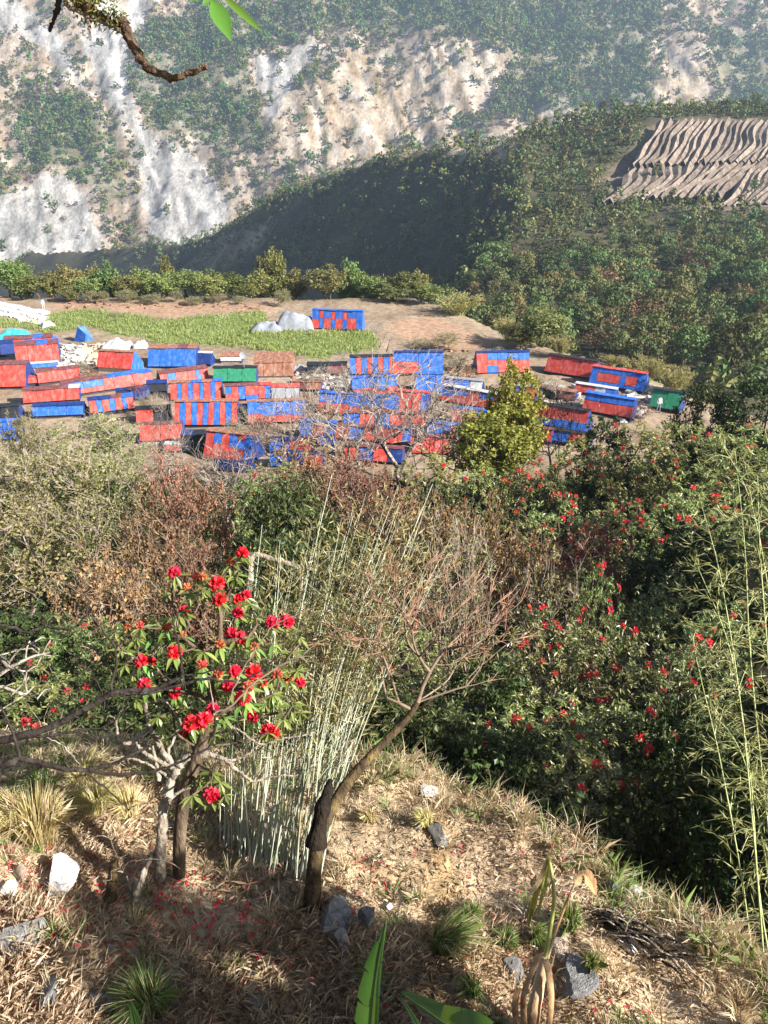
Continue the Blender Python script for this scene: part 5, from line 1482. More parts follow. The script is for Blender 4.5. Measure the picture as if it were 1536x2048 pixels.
for _ in range(135):
    a = r.uniform(-1.2, 1.15); q = r.uniform(.45, 1.08) 
    px = 855 + math.sin(a) * 205 * q; py = 1400 - math.cos(a) * 275 * q
    tips.append(at(px, py, d0 + .5 + r.normal() * .35))
for (px, py) in [(925, 1100), (860, 1135), (830, 1170), (790, 1165), (1045, 1200), (1000, 1160), (985, 1360), (1000, 1235), (745, 1400), (780, 1150)]:
    tips.append(at(px, py, d0 + .5))
A, par, ends = grow(list(tr[-3:]), np.array(tips), .08, .62, .07, .02, r, .5)
mb = MB(); limbs(mb, A - b, par, .024, .0030, 7, 0, 4, .42); brn = mb.build('branches', M['twig'], lt, True)
tw = MB()
for ti, e in ends:
    q = A[e]; d = nrm(A[e] - A[par[e]])
    for _ in range(4):
        e2 = q + (d + r.normal(size=3) * .5 + np.array([0, 0, .45])) * r.uniform(.05, .14)
        tube(tw, [q - b - d * r.uniform(0, .08), (q + e2) / 2 - b + r.normal(size=3) * .006, e2 - b], [.003, .0026, .0018], 3)
tag(tw.build('twigs', M['redtwig'], brn), kind='stuff')
low = MB(); n = 700
k = r.integers(0, len(A), n); ok = A[k][:, 2] < np.median(A[:, 2])
c = A[k][ok] - b + r.normal(size=(ok.sum(), 3)) * .06
rhomb(low, c, r.normal(size=c.shape) - np.array([0, 0, .4]), r.normal(size=c.shape), r.uniform(.04, .09, len(c)), .014)
low.build('foliage', M['leaf_olive'], lt)

# ---- bare boughs reaching in from a tree at the side
trunk0 = stand(-420, 4.3)
bt = link('bare_bough_tree', None, None, 'leafless tree whose dark boughs cross before the flowering rhododendron', 'tree', None, None, trunk0)
tp = curve([trunk0 - np.array([0, 0, .3]), trunk0 + np.array([.1, 0, .9]), at(-330, 1500, 4.6), at(-300, 1300, 4.6), at(-330, 1000, 4.7)], 20)
mb = MB(); tube(mb, tp - trunk0, np.linspace(.13, .06, 20), 9); mb.build('trunk', M['darkbark'], bt, True)
BO = [([(-330, 1480, 4.6), (-150, 1500, 4.2), (0, 1528, 4.0), (40, 1517), (110, 1534), (168, 1541), (230, 1525), (300, 1490)], .034, .010, 'darkbark'),
      ([(168, 1541), (240, 1548), (310, 1542), (380, 1515), (425, 1488), (430, 1440), (428, 1420)], .013, .007, 'darkbark'),
      ([(168, 1541), (215, 1580), (255, 1618), (272, 1610)], .008, .004, 'darkbark'),
      ([(40, 1517), (30, 1480), (15, 1440), (0, 1415)], .012, .007, 'darkbark'),
      ([(-330, 1440, 4.8), (-120, 1490, 4.6), (0, 1480, 4.5), (90, 1458, 4.5), (150, 1430, 4.5), (210, 1395, 4.5), (240, 1383, 4.5), (310, 1378, 4.5), (360, 1356, 4.5), (367, 1345, 4.5)], .040, .013, 'darkbark'),
      ([(240, 1385, 4.5), (300, 1386, 4.5), (360, 1370, 4.5), (410, 1358, 4.5), (460, 1362, 4.5), (505, 1352, 4.5), (560, 1310, 4.5)], .017, .006, 'darkbark'),
      ([(367, 1350, 4.5), (400, 1348, 4.5), (440, 1335, 4.5), (480, 1310, 4.5)], .010, .004, 'darkbark'),
      ([(364, 1352, 4.5), (360, 1300, 4.5), (348, 1255, 4.5), (345, 1220, 4.5)], .012, .006, 'darkbark'),
      ([(220, 1392, 4.5), (228, 1345, 4.5), (232, 1300, 4.5), (205, 1260, 4.5), (180, 1230, 4.5)], .013, .005, 'darkbark'),
      ([(230, 1298, 4.5), (250, 1278, 4.5), (270, 1255, 4.5)], .007, .003, 'darkbark'),
      ([(20, 1478, 4.5), (100, 1470, 4.5), (200, 1455, 4.5), (225, 1440, 4.5)], .014, .006, 'darkbark'),
      ([(205, 1452, 4.5), (225, 1468, 4.5), (260, 1500, 4.5)], .007, .004, 'darkbark'),
      ([(-200, 1300, 4.6), (0, 1256, 4.6), (50, 1266, 4.6), (90, 1255, 4.6), (140, 1258, 4.6), (170, 1235, 4.6), (176, 1205, 4.6), (170, 1190, 4.6)], .016, .006, 'darkbark'),
      ([(90, 1255, 4.6), (88, 1230, 4.6)], .005, .003, 'darkbark'),
      ([(176, 1335, 4.5), (205, 1390, 4.5), (210, 1440, 4.5)], .004, .006, 'darkbark'),
      ([(235, 1345, 4.5), (248, 1400, 4.5), (235, 1435, 4.5), (215, 1450, 4.5)], .004, .006, 'darkbark'),
      ([(95, 1475, 4.5), (130, 1495, 4.5), (160, 1530, 4.5)], .004, .003, 'pale'),
      ([(105, 1468, 4.5), (120, 1440, 4.5), (126, 1420, 4.5)], .005, .003, 'pale'),
      ([(428, 1430), (470, 1405), (510, 1365), (560, 1330), (596, 1316), (630, 1312)], .0095, .004, 'twig'),
      ([(455, 1410), (480, 1350), (510, 1300), (552, 1248), (600, 1228), (640, 1212)], .0066, .003, 'twig'),
      ([(552, 1248), (560, 1220), (568, 1210)], .0036, .002, 'twig'), ([(596, 1316), (630, 1290), (680, 1258)], .0045, .0024, 'twig'),
      ([(596, 1316), (594, 1300)], .003, .002, 'twig'), ([(600, 1318), (630, 1325), (657, 1340)], .003, .0016, 'twig'), ([(490, 1335), (535, 1315)], .0036, .002, 'twig'),
      ([(430, 1430), (420, 1370), (417, 1360)], .0045, .0024, 'pale')]
for L, ra, rb, m in BO:  # dark bark paints in the boughs' backlit shade; lit twigs stay paler
    P = curve(pxline(L, 4.0), max(12, len(L) * 5), .003)
    mb = MB(); tube(mb, P - trunk0, np.linspace(ra, rb, len(P)) * .68 * (1 + .06 * rng.normal(size=len(P))), 7); mb.build('bough', M[m], bt, True)
# pale dead shrub at the frame's edge
q0 = stand(-60, 6.0)
ds = link('pale_dead_shrub', None, None, 'spiky bleached dead shrub cut by the frame above the grey bough', 'shrub', None, None, q0)
r = np.random.default_rng(77)
tips = [at(r.uniform(-120, 105), r.uniform(1275, 1420), 5.4 + r.normal() * .3) for _ in range(60)]
st = list(curve([q0, at(-80, 1480, 5.5), at(-60, 1400, 5.4)], 8))
A, par, ends = grow(st, np.array(tips), .07, .3, .12, .0, r, .2)
mb = MB(); limbs(mb, A - q0, par, .03, .004, 6, 0, 4); mb.build('branches', M['pale'], ds, True)

# ---- overhanging bough at the top, from a tree beside the camera
tb = np.array([-2.6, .5, float(H(-2.6, .5))])
ob = link('overhanging_tree', None, None, 'mossy tree beside the viewpoint whose bough hangs across the top corner', 'tree', None, None, tb)
mb = MB(); P = curve([tb - np.array([0, 0, .3]), tb + np.array([.1, .1, 1.5]), np.array([-2.0, 1.1, .9]), np.array([-1.6, 1.6, 1.1]), at(80, -120, 2.2), at(120, -30, 2.1)], 30)
tube(mb, P - tb, np.linspace(.12, .022, 30), 9); mb.build('trunk', M['mossbark'], ob, True)
OB = [([(120, -30, 2.1), (150, -8, 2.05), (170, 12, 2.0), (200, 26, 2.0), (235, 38, 2.0), (248, 48, 2.0), (258, 75, 2.0), (275, 108, 2.0), (295, 136, 2.0), (330, 150, 2.0), (355, 156, 2.0), (380, 145, 2.0), (412, 134, 2.0)], .017, .0065, 'topbark'),
      ([(120, -30, 2.1), (115, 10, 2.1), (108, 35, 2.1), (97, 62, 2.1)], .009, .004, 'darkbark'),
      ([(130, 2, 2.0), (170, 30, 2.0), (200, 45, 2.0), (230, 55, 2.0), (245, 68, 2.0)], .006, .004, 'bark'), ([(262, 78, 2.0), (275, 92, 2.0), (280, 104, 2.0)], .0045, .003, 'bark'),
      ([(176, 30, 2.0), (178, 50, 2.0), (180, 70, 2.0)], .005, .002, 'bark'), ([(80, -120, 2.2), (300, -90, 2.0), (430, -30, 1.9), (452, -4, 1.9)], .016, .006, 'bark'), ([(452, -4, 1.9), (475, -6, 1.9)], .005, .004, 'bark')]
for L, ra, rb, m in OB:
    P = curve(pxline(L, 2.0), len(L) * 5, .0025)
    mb = MB(); tube(mb, P - tb, np.linspace(ra, rb, len(P)) * (1 + .10 * rng.normal(size=len(P))), 8); mb.build('bough', M[m], ob, True)
ms = MB(); r = np.random.default_rng(3)
n = 900; u = r.uniform(0, 1, n); c = np.stack([at(150 + 90 * q, -6 + 48 * q, 2.0) for q in u]) + r.normal(size=(n, 3)) * .013 - tb
rhomb(ms, c, r.normal(size=(n, 3)) - np.array([0, 0, .5]), r.normal(size=(n, 3)), r.uniform(.008, .022, n), .005)
mo = ms.build('moss', leafmat('moss', [(.05, .045, .012), (.12, .10, .03), (.22, .19, .07)], .2, .8), ob); mo['kind'] = 'stuff'
ms = MB(); n = 260; c = np.stack([at(222 + 20 * q, 22 + 8 * q, 1.99) for q in r.normal(size=n) * .5]) + r.normal(size=(n, 3)) * .008 - tb
rhomb(ms, c, r.normal(size=(n, 3)), r.normal(size=(n, 3)), .014, .007)
lm = ms.build('lichen', leafmat('lichen', [(.55, .58, .50), (.7, .72, .65)], .1, .8), ob); lm['kind'] = 'stuff'
M['leaf_top'] = leafmat('hanging_leaf', [(.12, .26, .04), (.12, .26, .04)], .35, .35, .5, .1)
for a, b_, w, n0 in (((425, 2), (462, 82), .022, (.25, -1, .35)), ((445, -8), (527, 66), .010, (-.5, -.4, .8)), ((430, -14), (405, 12), .012, (0, -1, .5)), ((330, -6), (402, 3), .009, (0, -.6, 1))):
    p0 = at(a[0], a[1], 1.9); p1 = at(b_[0], b_[1], 1.88); Lh = np.linalg.norm(p1 - p0)
    me = leafmesh('leaf', Lh, w * 2, .0, 'leaf_top', 8, .35)
    y = Vector(p1 - p0).normalized(); zz = Vector(n0); xx = y.cross(zz).normalized(); zz = xx.cross(y)
    o = link('leaf', me, ob); o.matrix_basis = Matrix.Translation(Vector(p0 - tb)) @ Matrix((xx, y, zz)).transposed().to_4x4()

# ---- banana plants
M['banana'] = leafmat('banana_leaf', [(.045, .11, .014), (.06, .135, .02)], .4, .35, .5, .05, (2.2, 1.7, .5))
M['bananadry'] = noisemat('dry_banana', [(.3, (.30, .15, .07)), (.5, (.52, .33, .18)), (.75, (.72, .58, .40))], 6, 8, .8, .15, .3, 30, stretch=(1, 1, .3))
M['bananarib'] = noisemat('banana_rib', [(.3, (.36, .40, .10)), (.6, (.52, .52, .18)), (.8, (.60, .56, .28))], 4, 4, .5, .3)
def banana_leaf(root, org, P, W_, ndir, mat, seed, torn=.5, fold=.5, rib=.010, wl=1.0, wr=1.0):
    """a leaf with its rib and two blades torn into strips"""
    r = np.random.default_rng(seed); root = link('leaf', None, root)
    P = curve(P, 40); t = nrm(np.gradient(P, axis=0)); nd = np.asarray(ndir, float)
    s = nrm(np.cross(t, nd)); up = np.cross(s, t)
    mb = MB(); tube(mb, P - org, np.linspace(rib, rib * .25, 40), 6); mb.build('rib', M['bananarib'], root, True)
    prof = np.sin(np.pi * np.clip(np.linspace(0.06, .995, 40), 0, 1) ** .62) ** .7
    for side, wf in ((-1, wl), (1, wr)):
        j = 0; mb = MB()
        while j < 38:
            k = min(39, j + int(r.integers(3, 7)))
            a = np.arange(j, k + 1)
            w = W_ * wf * prof[a] * r.uniform(1 - torn * .45, 1.05)
            dr = r.uniform(-.05, .18) * torn
            off = s[a] * side * w[:, None] * math.cos(fold) + up[a] * w[:, None] * (math.sin(fold) - dr)
            taper = np.linspace(.10, -.10, len(a))[:, None] * torn
            e = P[a] + off + t[a] * (w[:, None] * .35) + t[a] * taper * w[:, None]
            m_ = P[a] + off * .55 + t[a] * (w[:, None] * .14) + up[a] * .004
            v = np.concatenate([P[a], m_, e]) - org; n = len(a)
            mb.add(v, [[i, i + 1, n + i + 1, n + i] for i in range(n - 1)] + [[n + i, n + i + 1, 2 * n + i + 1, 2 * n + i] for i in range(n - 1)])
            j = k
        mb.build('blade', M[mat], root, True)
b0 = np.array([.0, 1.25, float(H(0, 1.25))])
ba = link('banana_plant', None, None, 'young banana plant with one upright torn leaf seen from above', 'banana plant', None, None, b0)
mb = MB(); P = curve([b0 - np.array([0, 0, .1]), b0 + np.array([0, .05, .25]), b0 + np.array([-.02, .15, .5])], 10); tube(mb, P - b0, np.linspace(.06, .035, 10), 9); mb.build('pseudostem', M['bananarib'], ba, True)
banana_leaf(ba, b0, [b0 + np.array([-.02, .15, .5]), at(735, 2200, 2.1), at(744, 2060, 2.15), at(754, 1950, 2.2), at(772, 1845, 2.3)], .075, (-.55, -.55, .75), 'banana', 4, .75, .35, .006, .9, .42)
banana_leaf(ba, b0, [b0 + np.array([0, .12, .4]), at(790, 2150, 2.2), at(840, 2080, 2.3), at(800, 1990, 2.5)], .02, (0, -.3, 1), 'banana', 5, .4, .2, .004)
banana_leaf(ba, b0, [b0 + np.array([0, .1, .3]), at(960, 2110, 2.3), at(880, 2040, 2.45), at(802, 1985, 2.6)], .065, (.1, -.4, .8), 'banana', 6, .3, .2, .004, .3, .9)
b1 = np.array([-.9, 1.5, float(H(-.9, 1.5))])
ba2 = link('banana_shoot', None, None, 'pointed green banana shoot just entering the lower edge beside the grass tuft', 'banana plant', None, None, b1)
banana_leaf(ba2, b1, [b1, at(290, 2150, 2.4), at(280, 2080, 2.5), at(262, 2005, 2.6)], .045, (-.2, -.5, .6), 'banana', 7, .1, .3, .004)
# wilted banana
b2 = ray(1062, 2075); d2 = b2[1] * cp - b2[2] * sp
bw = link('wilted_banana', None, None, 'wilted banana plant with dry sheaths and two snapped leaf stalks', 'banana plant', None, None, b2)
mb = MB(); P = curve([at(1058, 2110, d2 + .02), at(1066, 2030, d2), at(1078, 1970, d2), at(1090, 1915, d2)], 14); tube(mb, P - b2, np.interp(np.linspace(0, 1, 14), [0, .5, 1], [.058, .045, .026]) * (1 + .05 * rng.normal(size=14)), 10); mb.build('pseudostem', M['bananadry'], bw, True)
for j, L in enumerate(([(1040, 2090), (1030, 2010), (1042, 1975), (1058, 1985)], [(1095, 2080), (1102, 2000), (1098, 1950), (1090, 1915)], [(1050, 2090), (1048, 1990), (1070, 1930), (1078, 1905)])):
    P = curve(pxline([(x, y, d2 - .08) for x, y in L], d2), 14)
    mb = MB(); s = np.array([1, .1, .1]) * .022; v = np.concatenate([P - s, P + np.array([0, -.014, 0]), P + s]) - b2
    mb.add(v, [[i, 14 + i, 15 + i, i + 1] for i in range(13)] + [[14 + i, 28 + i, 29 + i, 15 + i] for i in range(13)]); mb.build('dry_sheath', M['bananadry'], bw, True)
for L, ra, rb, m in (([(1088, 1930), (1100, 1860), (1108, 1800), (1104, 1750), (1096, 1712)], .016, .011, 'bananarib'), ([(1092, 1925), (1112, 1860), (1135, 1800), (1150, 1765), (1160, 1722)], .013, .004, 'bananadry')):
    P = curve(pxline(L, d2), 18); mb = MB(); tube(mb, P - b2, np.linspace(ra, rb, 18), 7); mb.build('leaf_stalk', M[m], bw, True)
M['bananawilt'] = leafmat('wilting_banana_blade', [(.16, .20, .035), (.30, .30, .07), (.42, .38, .12)], .3, .5, .3, .1)
for j, (L, w) in enumerate((([(1096, 1712), (1086, 1735), (1070, 1780), (1058, 1830), (1056, 1850)], .05), ([(1096, 1712), (1090, 1750), (1080, 1800), (1072, 1862)], .035), ([(1094, 1716), (1075, 1760), (1052, 1800), (1040, 1860)], .03))):
    banana_leaf(bw, b2, pxline([(x, y, d2 - .03 * j) for x, y in L], d2), w, (.4, -1, .2), 'bananawilt' if j < 2 else 'bananadry', 30 + j, .9, .7, .006)
banana_leaf(bw, b2, pxline([(1150, 1768), (1165, 1750), (1180, 1762), (1192, 1790)], d2), .055, (.3, -1, .4), 'bananadry', 44, .5, .3, .004)

# ---- rocks
RKS = [(125, 1776, 84, 92, 'whiterock', 0, 'bright white angular rock in the pinkish grass'), (12, 1785, 60, 40, 'whiterock', 1, 'white rock cut by the frame beside the pale stake stone'), (42, 1755, 34, 62, 'buffrock', 2, 'upright grey-buff stone next to the bright white rock'),
 (50, 1880, 120, 46, 'slate', 3, 'broad lichened slab half in shade below the white rock'), (668, 1838, 84, 52, 'slate', 4, 'slanting slate boulder at the foot of the leaning tree'), (684, 1884, 60, 44, 'stone', 5, 'speckled pale stone below the slanting slate boulder'),
 (735, 1850, 40, 60, 'slate', 0, 'grey wedge stone beside the slanting slate boulder'), (508, 2020, 60, 50, 'slate', 1, 'grey stone in shade near the lower edge under the thin stalk'), (185, 2005, 70, 26, 'slate', 2, 'flat grey shard beside the green tuft in shade'), (215, 2015, 70, 28, 'slate', 3, 'pale edged shard lying under the flat grey shard'),
 (100, 1985, 80, 40, 'slate', 5, 'dark slab in shade cut by weeds'), (1150, 1958, 92, 44, 'slate', 4, 'blue-grey flat stone behind the wilted banana'), (1075, 1948, 34, 20, 'stone', 1, 'small pale square stone beside the wilted banana'), (1030, 1950, 50, 24, 'slate', 2, 'thin shard in shade beside the square stone'),
 (860, 1590, 46, 34, 'stone', 3, 'grey stone near the far lip of the slope'), (840, 1650, 40, 24, 'slate', 0, 'low slate behind the pale grass clump'), (870, 1672, 60, 40, 'slate', 5, 'dark stone in the middle of the slope'), (1240, 1808, 70, 36, 'slate', 2, 'dark rock under the dry stalks near the gully lip'),
 (1262, 1800, 60, 40, 'stone', 4, 'pale lichened rock at the gully lip'), (1215, 1790, 40, 70, 'slate', 1, 'black weathered rock beside the dried banana leaf'), (1260, 1900, 50, 30, 'stone', 0, 'pale stone at the end of the bundle of dry stalks'), (778, 1905, 22, 16, 'stone', 2, 'small rounded pebble above the torn banana leaf'), (780, 1820, 20, 20, 'whiterock', 3, 'small white pebble beside the dry litter'),
 (330, 1660, 40, 22, 'slate', 3, 'dark stone behind the bleached dead tree'), (760, 1985, 46, 30, 'slate', 5, 'grey stone in shade beneath the torn banana leaf'), (1120, 1905, 80, 36, 'buffrock', 2, 'buff earth-covered stone in the sunlit patch'), (1040, 1830, 40, 26, 'buffrock', 4, 'buff stone beneath the wilted banana leaf')]
r = np.random.default_rng(19)
for (px, row, w, h, m, sd, lb) in RKS:
    q = ray(px, row); dep = q[1] * cp - q[2] * sp
    sw = w / FPX * dep / 2 * 1.35; sh_ = h / FPX * dep / 2 * 1.25
    link('rock', rock_copy(RK[sd], m), None, lb, 'rock', None, None, q + np.array([0, .02, sh_ * .25]), (random.uniform(-.3, .3), random.uniform(-.3, .3), random.uniform(-.6, .6) + sd), (sw, sw * .8, sh_))

# ---- grass tufts
def tuft(px, row, wpx, hpx, mat, n, label, seed, name='grass_tuft', arch=.5):
    r = np.random.default_rng(seed)
    q = ray(px, row); dep = q[1] * cp - q[2] * sp
    R_ = wpx / FPX * dep / 2; Ht = hpx / FPX * dep * 1.2
    mb = MB()
    a = r.uniform(0, 6.28, n); rad = np.sqrt(r.random(n)) * R_ * .35
    b = np.stack([np.cos(a) * rad, np.sin(a) * rad, np.full(n, -.02)], 1)
    lean = r.random(n) ** .8
    L = Ht * r.uniform(.6, 1.1, n)
    out = np.stack([np.cos(a), np.sin(a), np.zeros(n)], 1)
    m_ = b + out * (lean * R_ * .4)[:, None] + np.array([0, 0, 1.]) * (L * .6)[:, None]
    t = b + out * (lean * R_ * 1.15)[:, None] + np.array([0, 0, 1.]) * (L * (1 - arch * lean))[:, None]
    s = nrm(np.cross(t - b, runit(n, r))) * .0032
    v = np.stack([b - s, b + s, m_ + s, m_ - s, t], 1)
    k = np.arange(n)[:, None] * 5
    dry = r.random(n) < .22
    bend = r.normal(size=2) * R_ * .35
    v[:, 4, :2] += bend; v[:, 2:4, :2] += bend * .35
    for sel, mi in ((~dry, 0), (dry, 1)):
        vv = v[sel]; kk_ = np.arange(len(vv))[:, None] * 5
        mb.add(vv.reshape(-1, 3), kk_ + np.array([[0, 1, 2, 4, 3]]), mi)
    return mb.build(name, [M[mat], M['straw']], None, label=label, cat='grass', group=None, loc=q)
tuft(880, 1905, 100, 92, 'grassgreen', 420, 'bushy green grass tuft in shade beside the torn banana leaf', 1)
tuft(300, 2020, 130, 90, 'grassgreen', 480, 'large green grass tuft near the lower edge in shade', 2)
tuft(1135, 1860, 70, 70, 'grassgreen', 300, 'bright green tuft behind the wilted banana stalks', 3)
tuft(1068, 1880, 50, 50, 'grassgreen', 200, 'bright green tuft beneath the hanging wilted leaf', 4)
tuft(940, 1838, 50, 50, 'grassgreen', 200, 'pale green tuft above the bushy tuft', 5)
tuft(1010, 1890, 60, 40, 'grassgreen', 180, 'low green tuft at the edge of the shadow', 6)
tuft(1180, 1935, 50, 46, 'grassgreen', 160, 'thin green tuft beside the blue-grey flat stone', 7)
tuft(945, 1990, 60, 50, 'grassgreen', 180, 'dim green tuft in the shadow near the lower edge', 8)
tuft(852, 1650, 50, 44, 'palegrass', 200, 'pale grass tuft on the slope behind the leaning trunk', 9)
tuft(740, 1640, 40, 34, 'palegrass', 160, 'pale grass tuft just behind the leaning trunk', 10)
for j, (px, row, w, h, lb) in enumerate([(85, 1680, 150, 110, 'thick pale tussock above the bright white rock'), (30, 1650, 120, 90, 'pale tussock at the frame edge on the upper slope'), (195, 1620, 100, 70, 'pale tussock under the dark bough'), (260, 1630, 80, 60, 'pale tussock before the bleached dead tree'), (80, 1590, 120, 60, 'green-gold tussock on the lip beneath the dark bough'), (170, 1570, 110, 56, 'golden tussock on the lip beyond the crossing boughs'), (480, 1600, 90, 50, 'dry tussock behind the bamboo bases')]):
    tuft(px, row, w, h, 'palegrass' if j != 4 else 'grassgreen', 420, lb, 20 + j)

# ---- dry grass, litter, fallen petals
r = np.random.default_rng(88)
gr = MB(); n = 190000
x = r.uniform(-4.2, 4.6, n); y = r.uniform(2.2, 7.6, n)
k = (y < edge_y(x) + .15 + .9 * r.random(n) ** 2) & (r.random(n) < .45 + .7 * sstep(-.35, .25, fbm(x, y, 1.6, 3, 6)))
x, y = x[k], y[k]; n = len(x)
b = np.stack([x, y, H(x, y) - .01], 1)
L = r.uniform(.035, .15, n) * (.6 + .9 * sstep(-.2, .4, fbm(x, y, .8, 2, 66)))
d = r.normal(size=(n, 3)) * np.array([.7, .7, .25]) + np.array([0, -.1, .75])
d = nrm(d); s = nrm(np.cross(d, runit(n, r))) * .0026
v = np.stack([b - s, b + s, b + d * L[:, None] * .6 + s * .8, b + d * L[:, None] + np.array([0, 0, -.2]) * L[:, None]], 1)
gr.add(v.reshape(-1, 3), np.arange(n)[:, None] * 4 + np.arange(4)[None, :])
gr.build('dry_grass', M['straw'], None, kind='stuff', label='short dry straw-coloured grass covering the sunlit slope')
lt_ = MB(); n = 15000
x = r.uniform(-4.2, 4.6, n); y = r.uniform(2.2, 7.4, n); k = y < edge_y(x) + .1; x, y = x[k], y[k]; n = len(x)
c = np.stack([x, y, H(x, y) + r.uniform(.0, .025, n)], 1)
dd = r.normal(size=(n, 3)) * np.array([1, 1, .3])
rhomb(lt_, c, dd, np.array([0, 0, 1.]) + r.normal(size=(n, 3)) * .45, r.uniform(.02, .075, n), r.uniform(.006, .022, n))
# thick dead sheaths under the bamboo and on the sunlit lip
for (px, row, sx, sy, n, ln) in ((540, 1770, 60, 28, 260, .13), (1290, 1830, 80, 36, 240, .13), (1180, 1790, 60, 40, 160, .12), (800, 1790, 90, 40, 160, .09), (1250, 1970, 150, 40, 220, .07)):
    for q in rays(px + r.normal(size=n) * sx, row + r.normal(size=n) * sy, H, 2, 14, 90):
        a = r.uniform(0, 6.28)
        rhomb(lt_, (q + np.array([0, 0, .02]))[None], np.array([[math.cos(a), math.sin(a), r.normal() * .25]]), np.array([[r.normal() * .4, r.normal() * .4, 1]]), r.uniform(.4, 1.2) * ln, .018, 0, 0, .5, .3)
lt_.build('leaf_litter', M['litter'], None, kind='stuff', label='brown fallen leaves and sheaths scattered on the slope')
pt = MB(); n = 1100
px = np.concatenate([r.normal(140, 120, 170), r.normal(420, 130, 170), r.uniform(0, 1300, 130)]); row = np.concatenate([r.normal(1790, 60, 170), r.normal(1830, 60, 170), r.uniform(1700, 2040, 130)])
k = (row > 1600) & (row < 2090) & (px > -20)
for q in rays(px[k], row[k], H, 2, 14, 90):
    m_ = r.integers(1, 4)
    rhomb(pt, q + np.array([0, 0, .02]) + r.normal(size=(m_, 3)) * np.array([.02, .02, .004]), r.normal(size=(m_, 3)) * np.array([1, 1, .3]), np.array([0, 0, 1.]) + r.normal(size=(m_, 3)) * .5, .035, .022)
pt.build('fallen_petals', M['flower'], None, kind='stuff', label='fallen scarlet petals strewn on the grass')
# dry upright stalks at the gully lip
r = np.random.default_rng(12)
for j, (px, row, h, nb, lb) in enumerate([(1235, 1885, 90, 5, 'branched dry weed at the gully lip beyond the stalk bundle'), (1130, 1740, 70, 6, 'dry weed bush above the dried banana leaf'), (1090, 1690, 60, 6, 'dry weed on the lip behind the wilted banana'), (1045, 1660, 56, 5, 'dry weed on the lip under the big rhododendron'), (265, 1800, 120, 5, 'dead weed with curled leaf before the broken stake'), (1385, 1890, 80, 5, 'dry weed under the tall bamboo')]):
    q = ray(px, row); dep = q[1] * cp - q[2] * sp; Ht = h / FPX * dep * 1.25
    tips = [q + np.array([r.normal() * Ht * .3, r.normal() * Ht * .2, Ht * r.uniform(.6, 1)]) for _ in range(nb * 3)]
    A, par, ends = grow([q - np.array([0, 0, .03]), q + np.array([0, 0, Ht * .2])], np.array(tips), .04, .2, .1, .05, r)
    root = link('dry_weed', None, None, lb, 'weed', None, None, q)
    mb = MB(); limbs(mb, A - q, par, .007, .0018, 5, 0, 3); mb.build('stalks', M['pale'], root)
    mb = MB(); c = A[[e for _, e in ends]] - q; rhomb(mb, np.repeat(c, 2, 0), r.normal(size=(len(c) * 2, 3)), r.normal(size=(len(c) * 2, 3)), .04, .012); mb.build('withered_leaves', M['leaf_russet'], root)
# thin upright stalks in the lower corner
for (x0, y0, x1, y1, lb) in ((152, 2030, 165, 1912, 'thin straw stalk standing in shade near the green tuft'), (158, 2048, 215, 1955, 'thin slanting straw stalk beside the green tuft'), (380, 2040, 445, 1915, 'reddish slanting stalk in the middle of the shadow'), (845, 2048, 852, 1965, 'thin stalk rising over the dark banana leaf')):
    q = ray(x0, y0); dep = q[1] * cp - q[2] * sp; t = at(x1, y1, dep - .05)
    mb = MB(); tube(mb, curve([np.zeros(3), (t - q) * .5 + np.array([.01, 0, 0]), t - q], 8), np.linspace(.004, .002, 8), 5); mb.build('straw_stalk', M['pale'], None, True, label=lb, cat='stalk', loc=q)
# bundle of dead stalks lying on the lip
q = ray(1270, 1880)
bn = link('stalk_bundle', None, None, 'bundle of dark dead stalks lying along the gully lip', 'stalks', None, None, q)
r = np.random.default_rng(71)
for j in range(46):
    a = ray(1180 + r.normal() * 25, 1835 + r.normal() * 22); c = ray(1380 + r.normal() * 30, 1950 + r.normal() * 25)
    u = np.sort(r.uniform(0, 1, 2)); u = (u[0], max(u[1], u[0] + .3))
    P = curve([a + (c - a) * u[0] + np.array([0, 0, .05]), a + (c - a) * sum(u) / 2 + np.array([0, 0, .09 + r.random() * .06]), a + (c - a) * u[1] + np.array([0, 0, .04])], 8)
    mb = MB(); tube(mb, P - q, np.linspace(.010, .004, 8) * r.uniform(.6, 1.3), 5); mb.build('stalk', M['pale' if j % 4 == 0 else 'darkbark'], bn)

# ---- bushes behind the viewpoint that shade the lower corner
for x, y, sc_, lb in ((5.7, .35, .42, 'leafy bush beside the viewpoint shading the lower slope'), (6.6, .2, .5, 'second leafy bush beside the viewpoint, beyond the first')):
    root = link('bank_shrub', None, None, lb, 'shrub', None, None, (x, y, float(H(x, y))), (0, 0, x), sc_)
    link('trunk', LIB['dark'][1][0], root); link('crown', LIB['dark'][1][1], root)
# ---- stone chips on the slope
r = np.random.default_rng(91)
st_ = MB(); x = r.uniform(-3.6, 3.4, 420); y = r.uniform(2.9, 6.2, 420); k = y < edge_y(x)
for x0, y0 in zip(x[k], y[k]):
    s = .012 + .05 * r.random() ** 3
    v = nrm(r.normal(size=(8, 3))) * np.array([1, .75, .5]) * s
    lo = v[np.argsort(v[:, 2])]; bot = lo[:4]; top = lo[4:]
    o1 = np.argsort(np.arctan2(bot[:, 1], bot[:, 0])); o2 = np.argsort(np.arctan2(top[:, 1], top[:, 0])); bot = bot[o1]; top = top[o2]
    P = np.concatenate([bot * np.array([1, 1, 0]) - np.array([0, 0, s * .3]), top * np.array([.8, .8, 1]) + np.array([0, 0, s * .2])]) + np.array([x0, y0, float(H(x0, y0))])
    st_.add(P, [[3, 2, 1, 0], [4, 5, 6, 7], [0, 1, 5, 4], [1, 2, 6, 5], [2, 3, 7, 6], [3, 0, 4, 7]], int(r.integers(0, 3)))
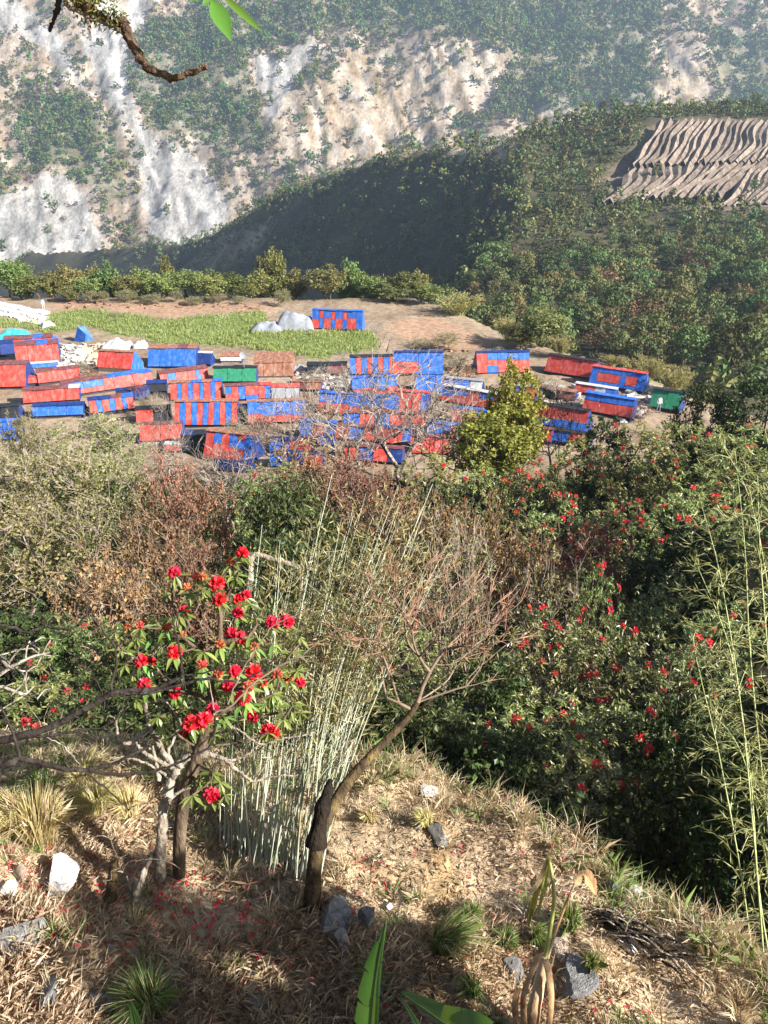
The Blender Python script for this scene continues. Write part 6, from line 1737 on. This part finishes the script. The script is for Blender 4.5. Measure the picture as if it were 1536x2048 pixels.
st_.build('stone_chips', [M['slate'], M['stone'], M['buffrock']], None, kind='stuff', label='small angular stone chips scattered over the slope')
# ---- taller dry grass in clumps
r = np.random.default_rng(90)
tg = MB(); nc = 1100
cx_ = r.uniform(-3.9, 3.6, nc); cy_ = r.uniform(2.9, 6.7, nc)
k = (cy_ < edge_y(cx_) + .9 * r.random(nc)) & (r.random(nc) < .3 + .7 * sstep(-.2, .3, fbm(cx_, cy_, .9, 2, 14)))
for x0, y0 in zip(cx_[k], cy_[k]):
    n = int(r.integers(14, 40)); a = r.uniform(0, 6.28, n); sp_ = r.uniform(.02, .06)
    b = np.stack([x0 + np.cos(a) * sp_ * r.random(n), y0 + np.sin(a) * sp_ * r.random(n), np.full(n, float(H(x0, y0)) - .01)], 1)
    L = r.uniform(.07, .24) * r.uniform(.6, 1.1, n)
    d = nrm(np.stack([np.cos(a) * r.uniform(.1, .8, n), np.sin(a) * r.uniform(.1, .8, n), np.ones(n)], 1))
    s = nrm(np.cross(d, runit(n, r))) * .0024
    m_ = b + d * L[:, None] * .6; t = b + d * L[:, None] + np.stack([np.cos(a), np.sin(a), -np.ones(n) * .5], 1) * (L * .25)[:, None]
    v = np.stack([b - s, b + s, m_ + s, t, m_ - s], 1)
    tg.add(v.reshape(-1, 3), np.arange(n)[:, None] * 5 + np.arange(5)[None, :], int(r.random() < .16))
# long grass hanging over the lip
xl = r.uniform(-4, 3.6, 900)
yl = edge_y(xl) + r.uniform(-.25, .45, 900)
for x0, y0 in zip(xl, yl):
    if r.random() > .25 + .6 * float(sstep(-.2, .3, fbm(x0, 3.3, 1.7, 2, 5))): continue
    n = int(r.integers(10, 26)); a = r.uniform(0, 6.28, n)
    b = np.stack([x0 + np.cos(a) * .04 * r.random(n), y0 + np.sin(a) * .04 * r.random(n), np.full(n, float(H(x0, y0)) - .02)], 1)
    L = r.uniform(.12, .38) * r.uniform(.5, 1.1, n)
    d = nrm(np.stack([np.cos(a) * r.uniform(.1, .9, n), np.sin(a) * r.uniform(.1, .9, n), np.ones(n)], 1))
    s = nrm(np.cross(d, runit(n, r))) * .003
    m_ = b + d * L[:, None] * .6; t = b + d * L[:, None] + np.stack([np.cos(a), np.sin(a), -np.ones(n) * .6], 1) * (L * .3)[:, None]
    tg.add(np.stack([b - s, b + s, m_ + s, t, m_ - s], 1).reshape(-1, 3), np.arange(n)[:, None] * 5 + np.arange(5)[None, :], int(r.random() < .3))
tg.build('grass', [M['straw'], M['grassgreen']], None, kind='stuff', label='taller dry grass growing in clumps over the slope')
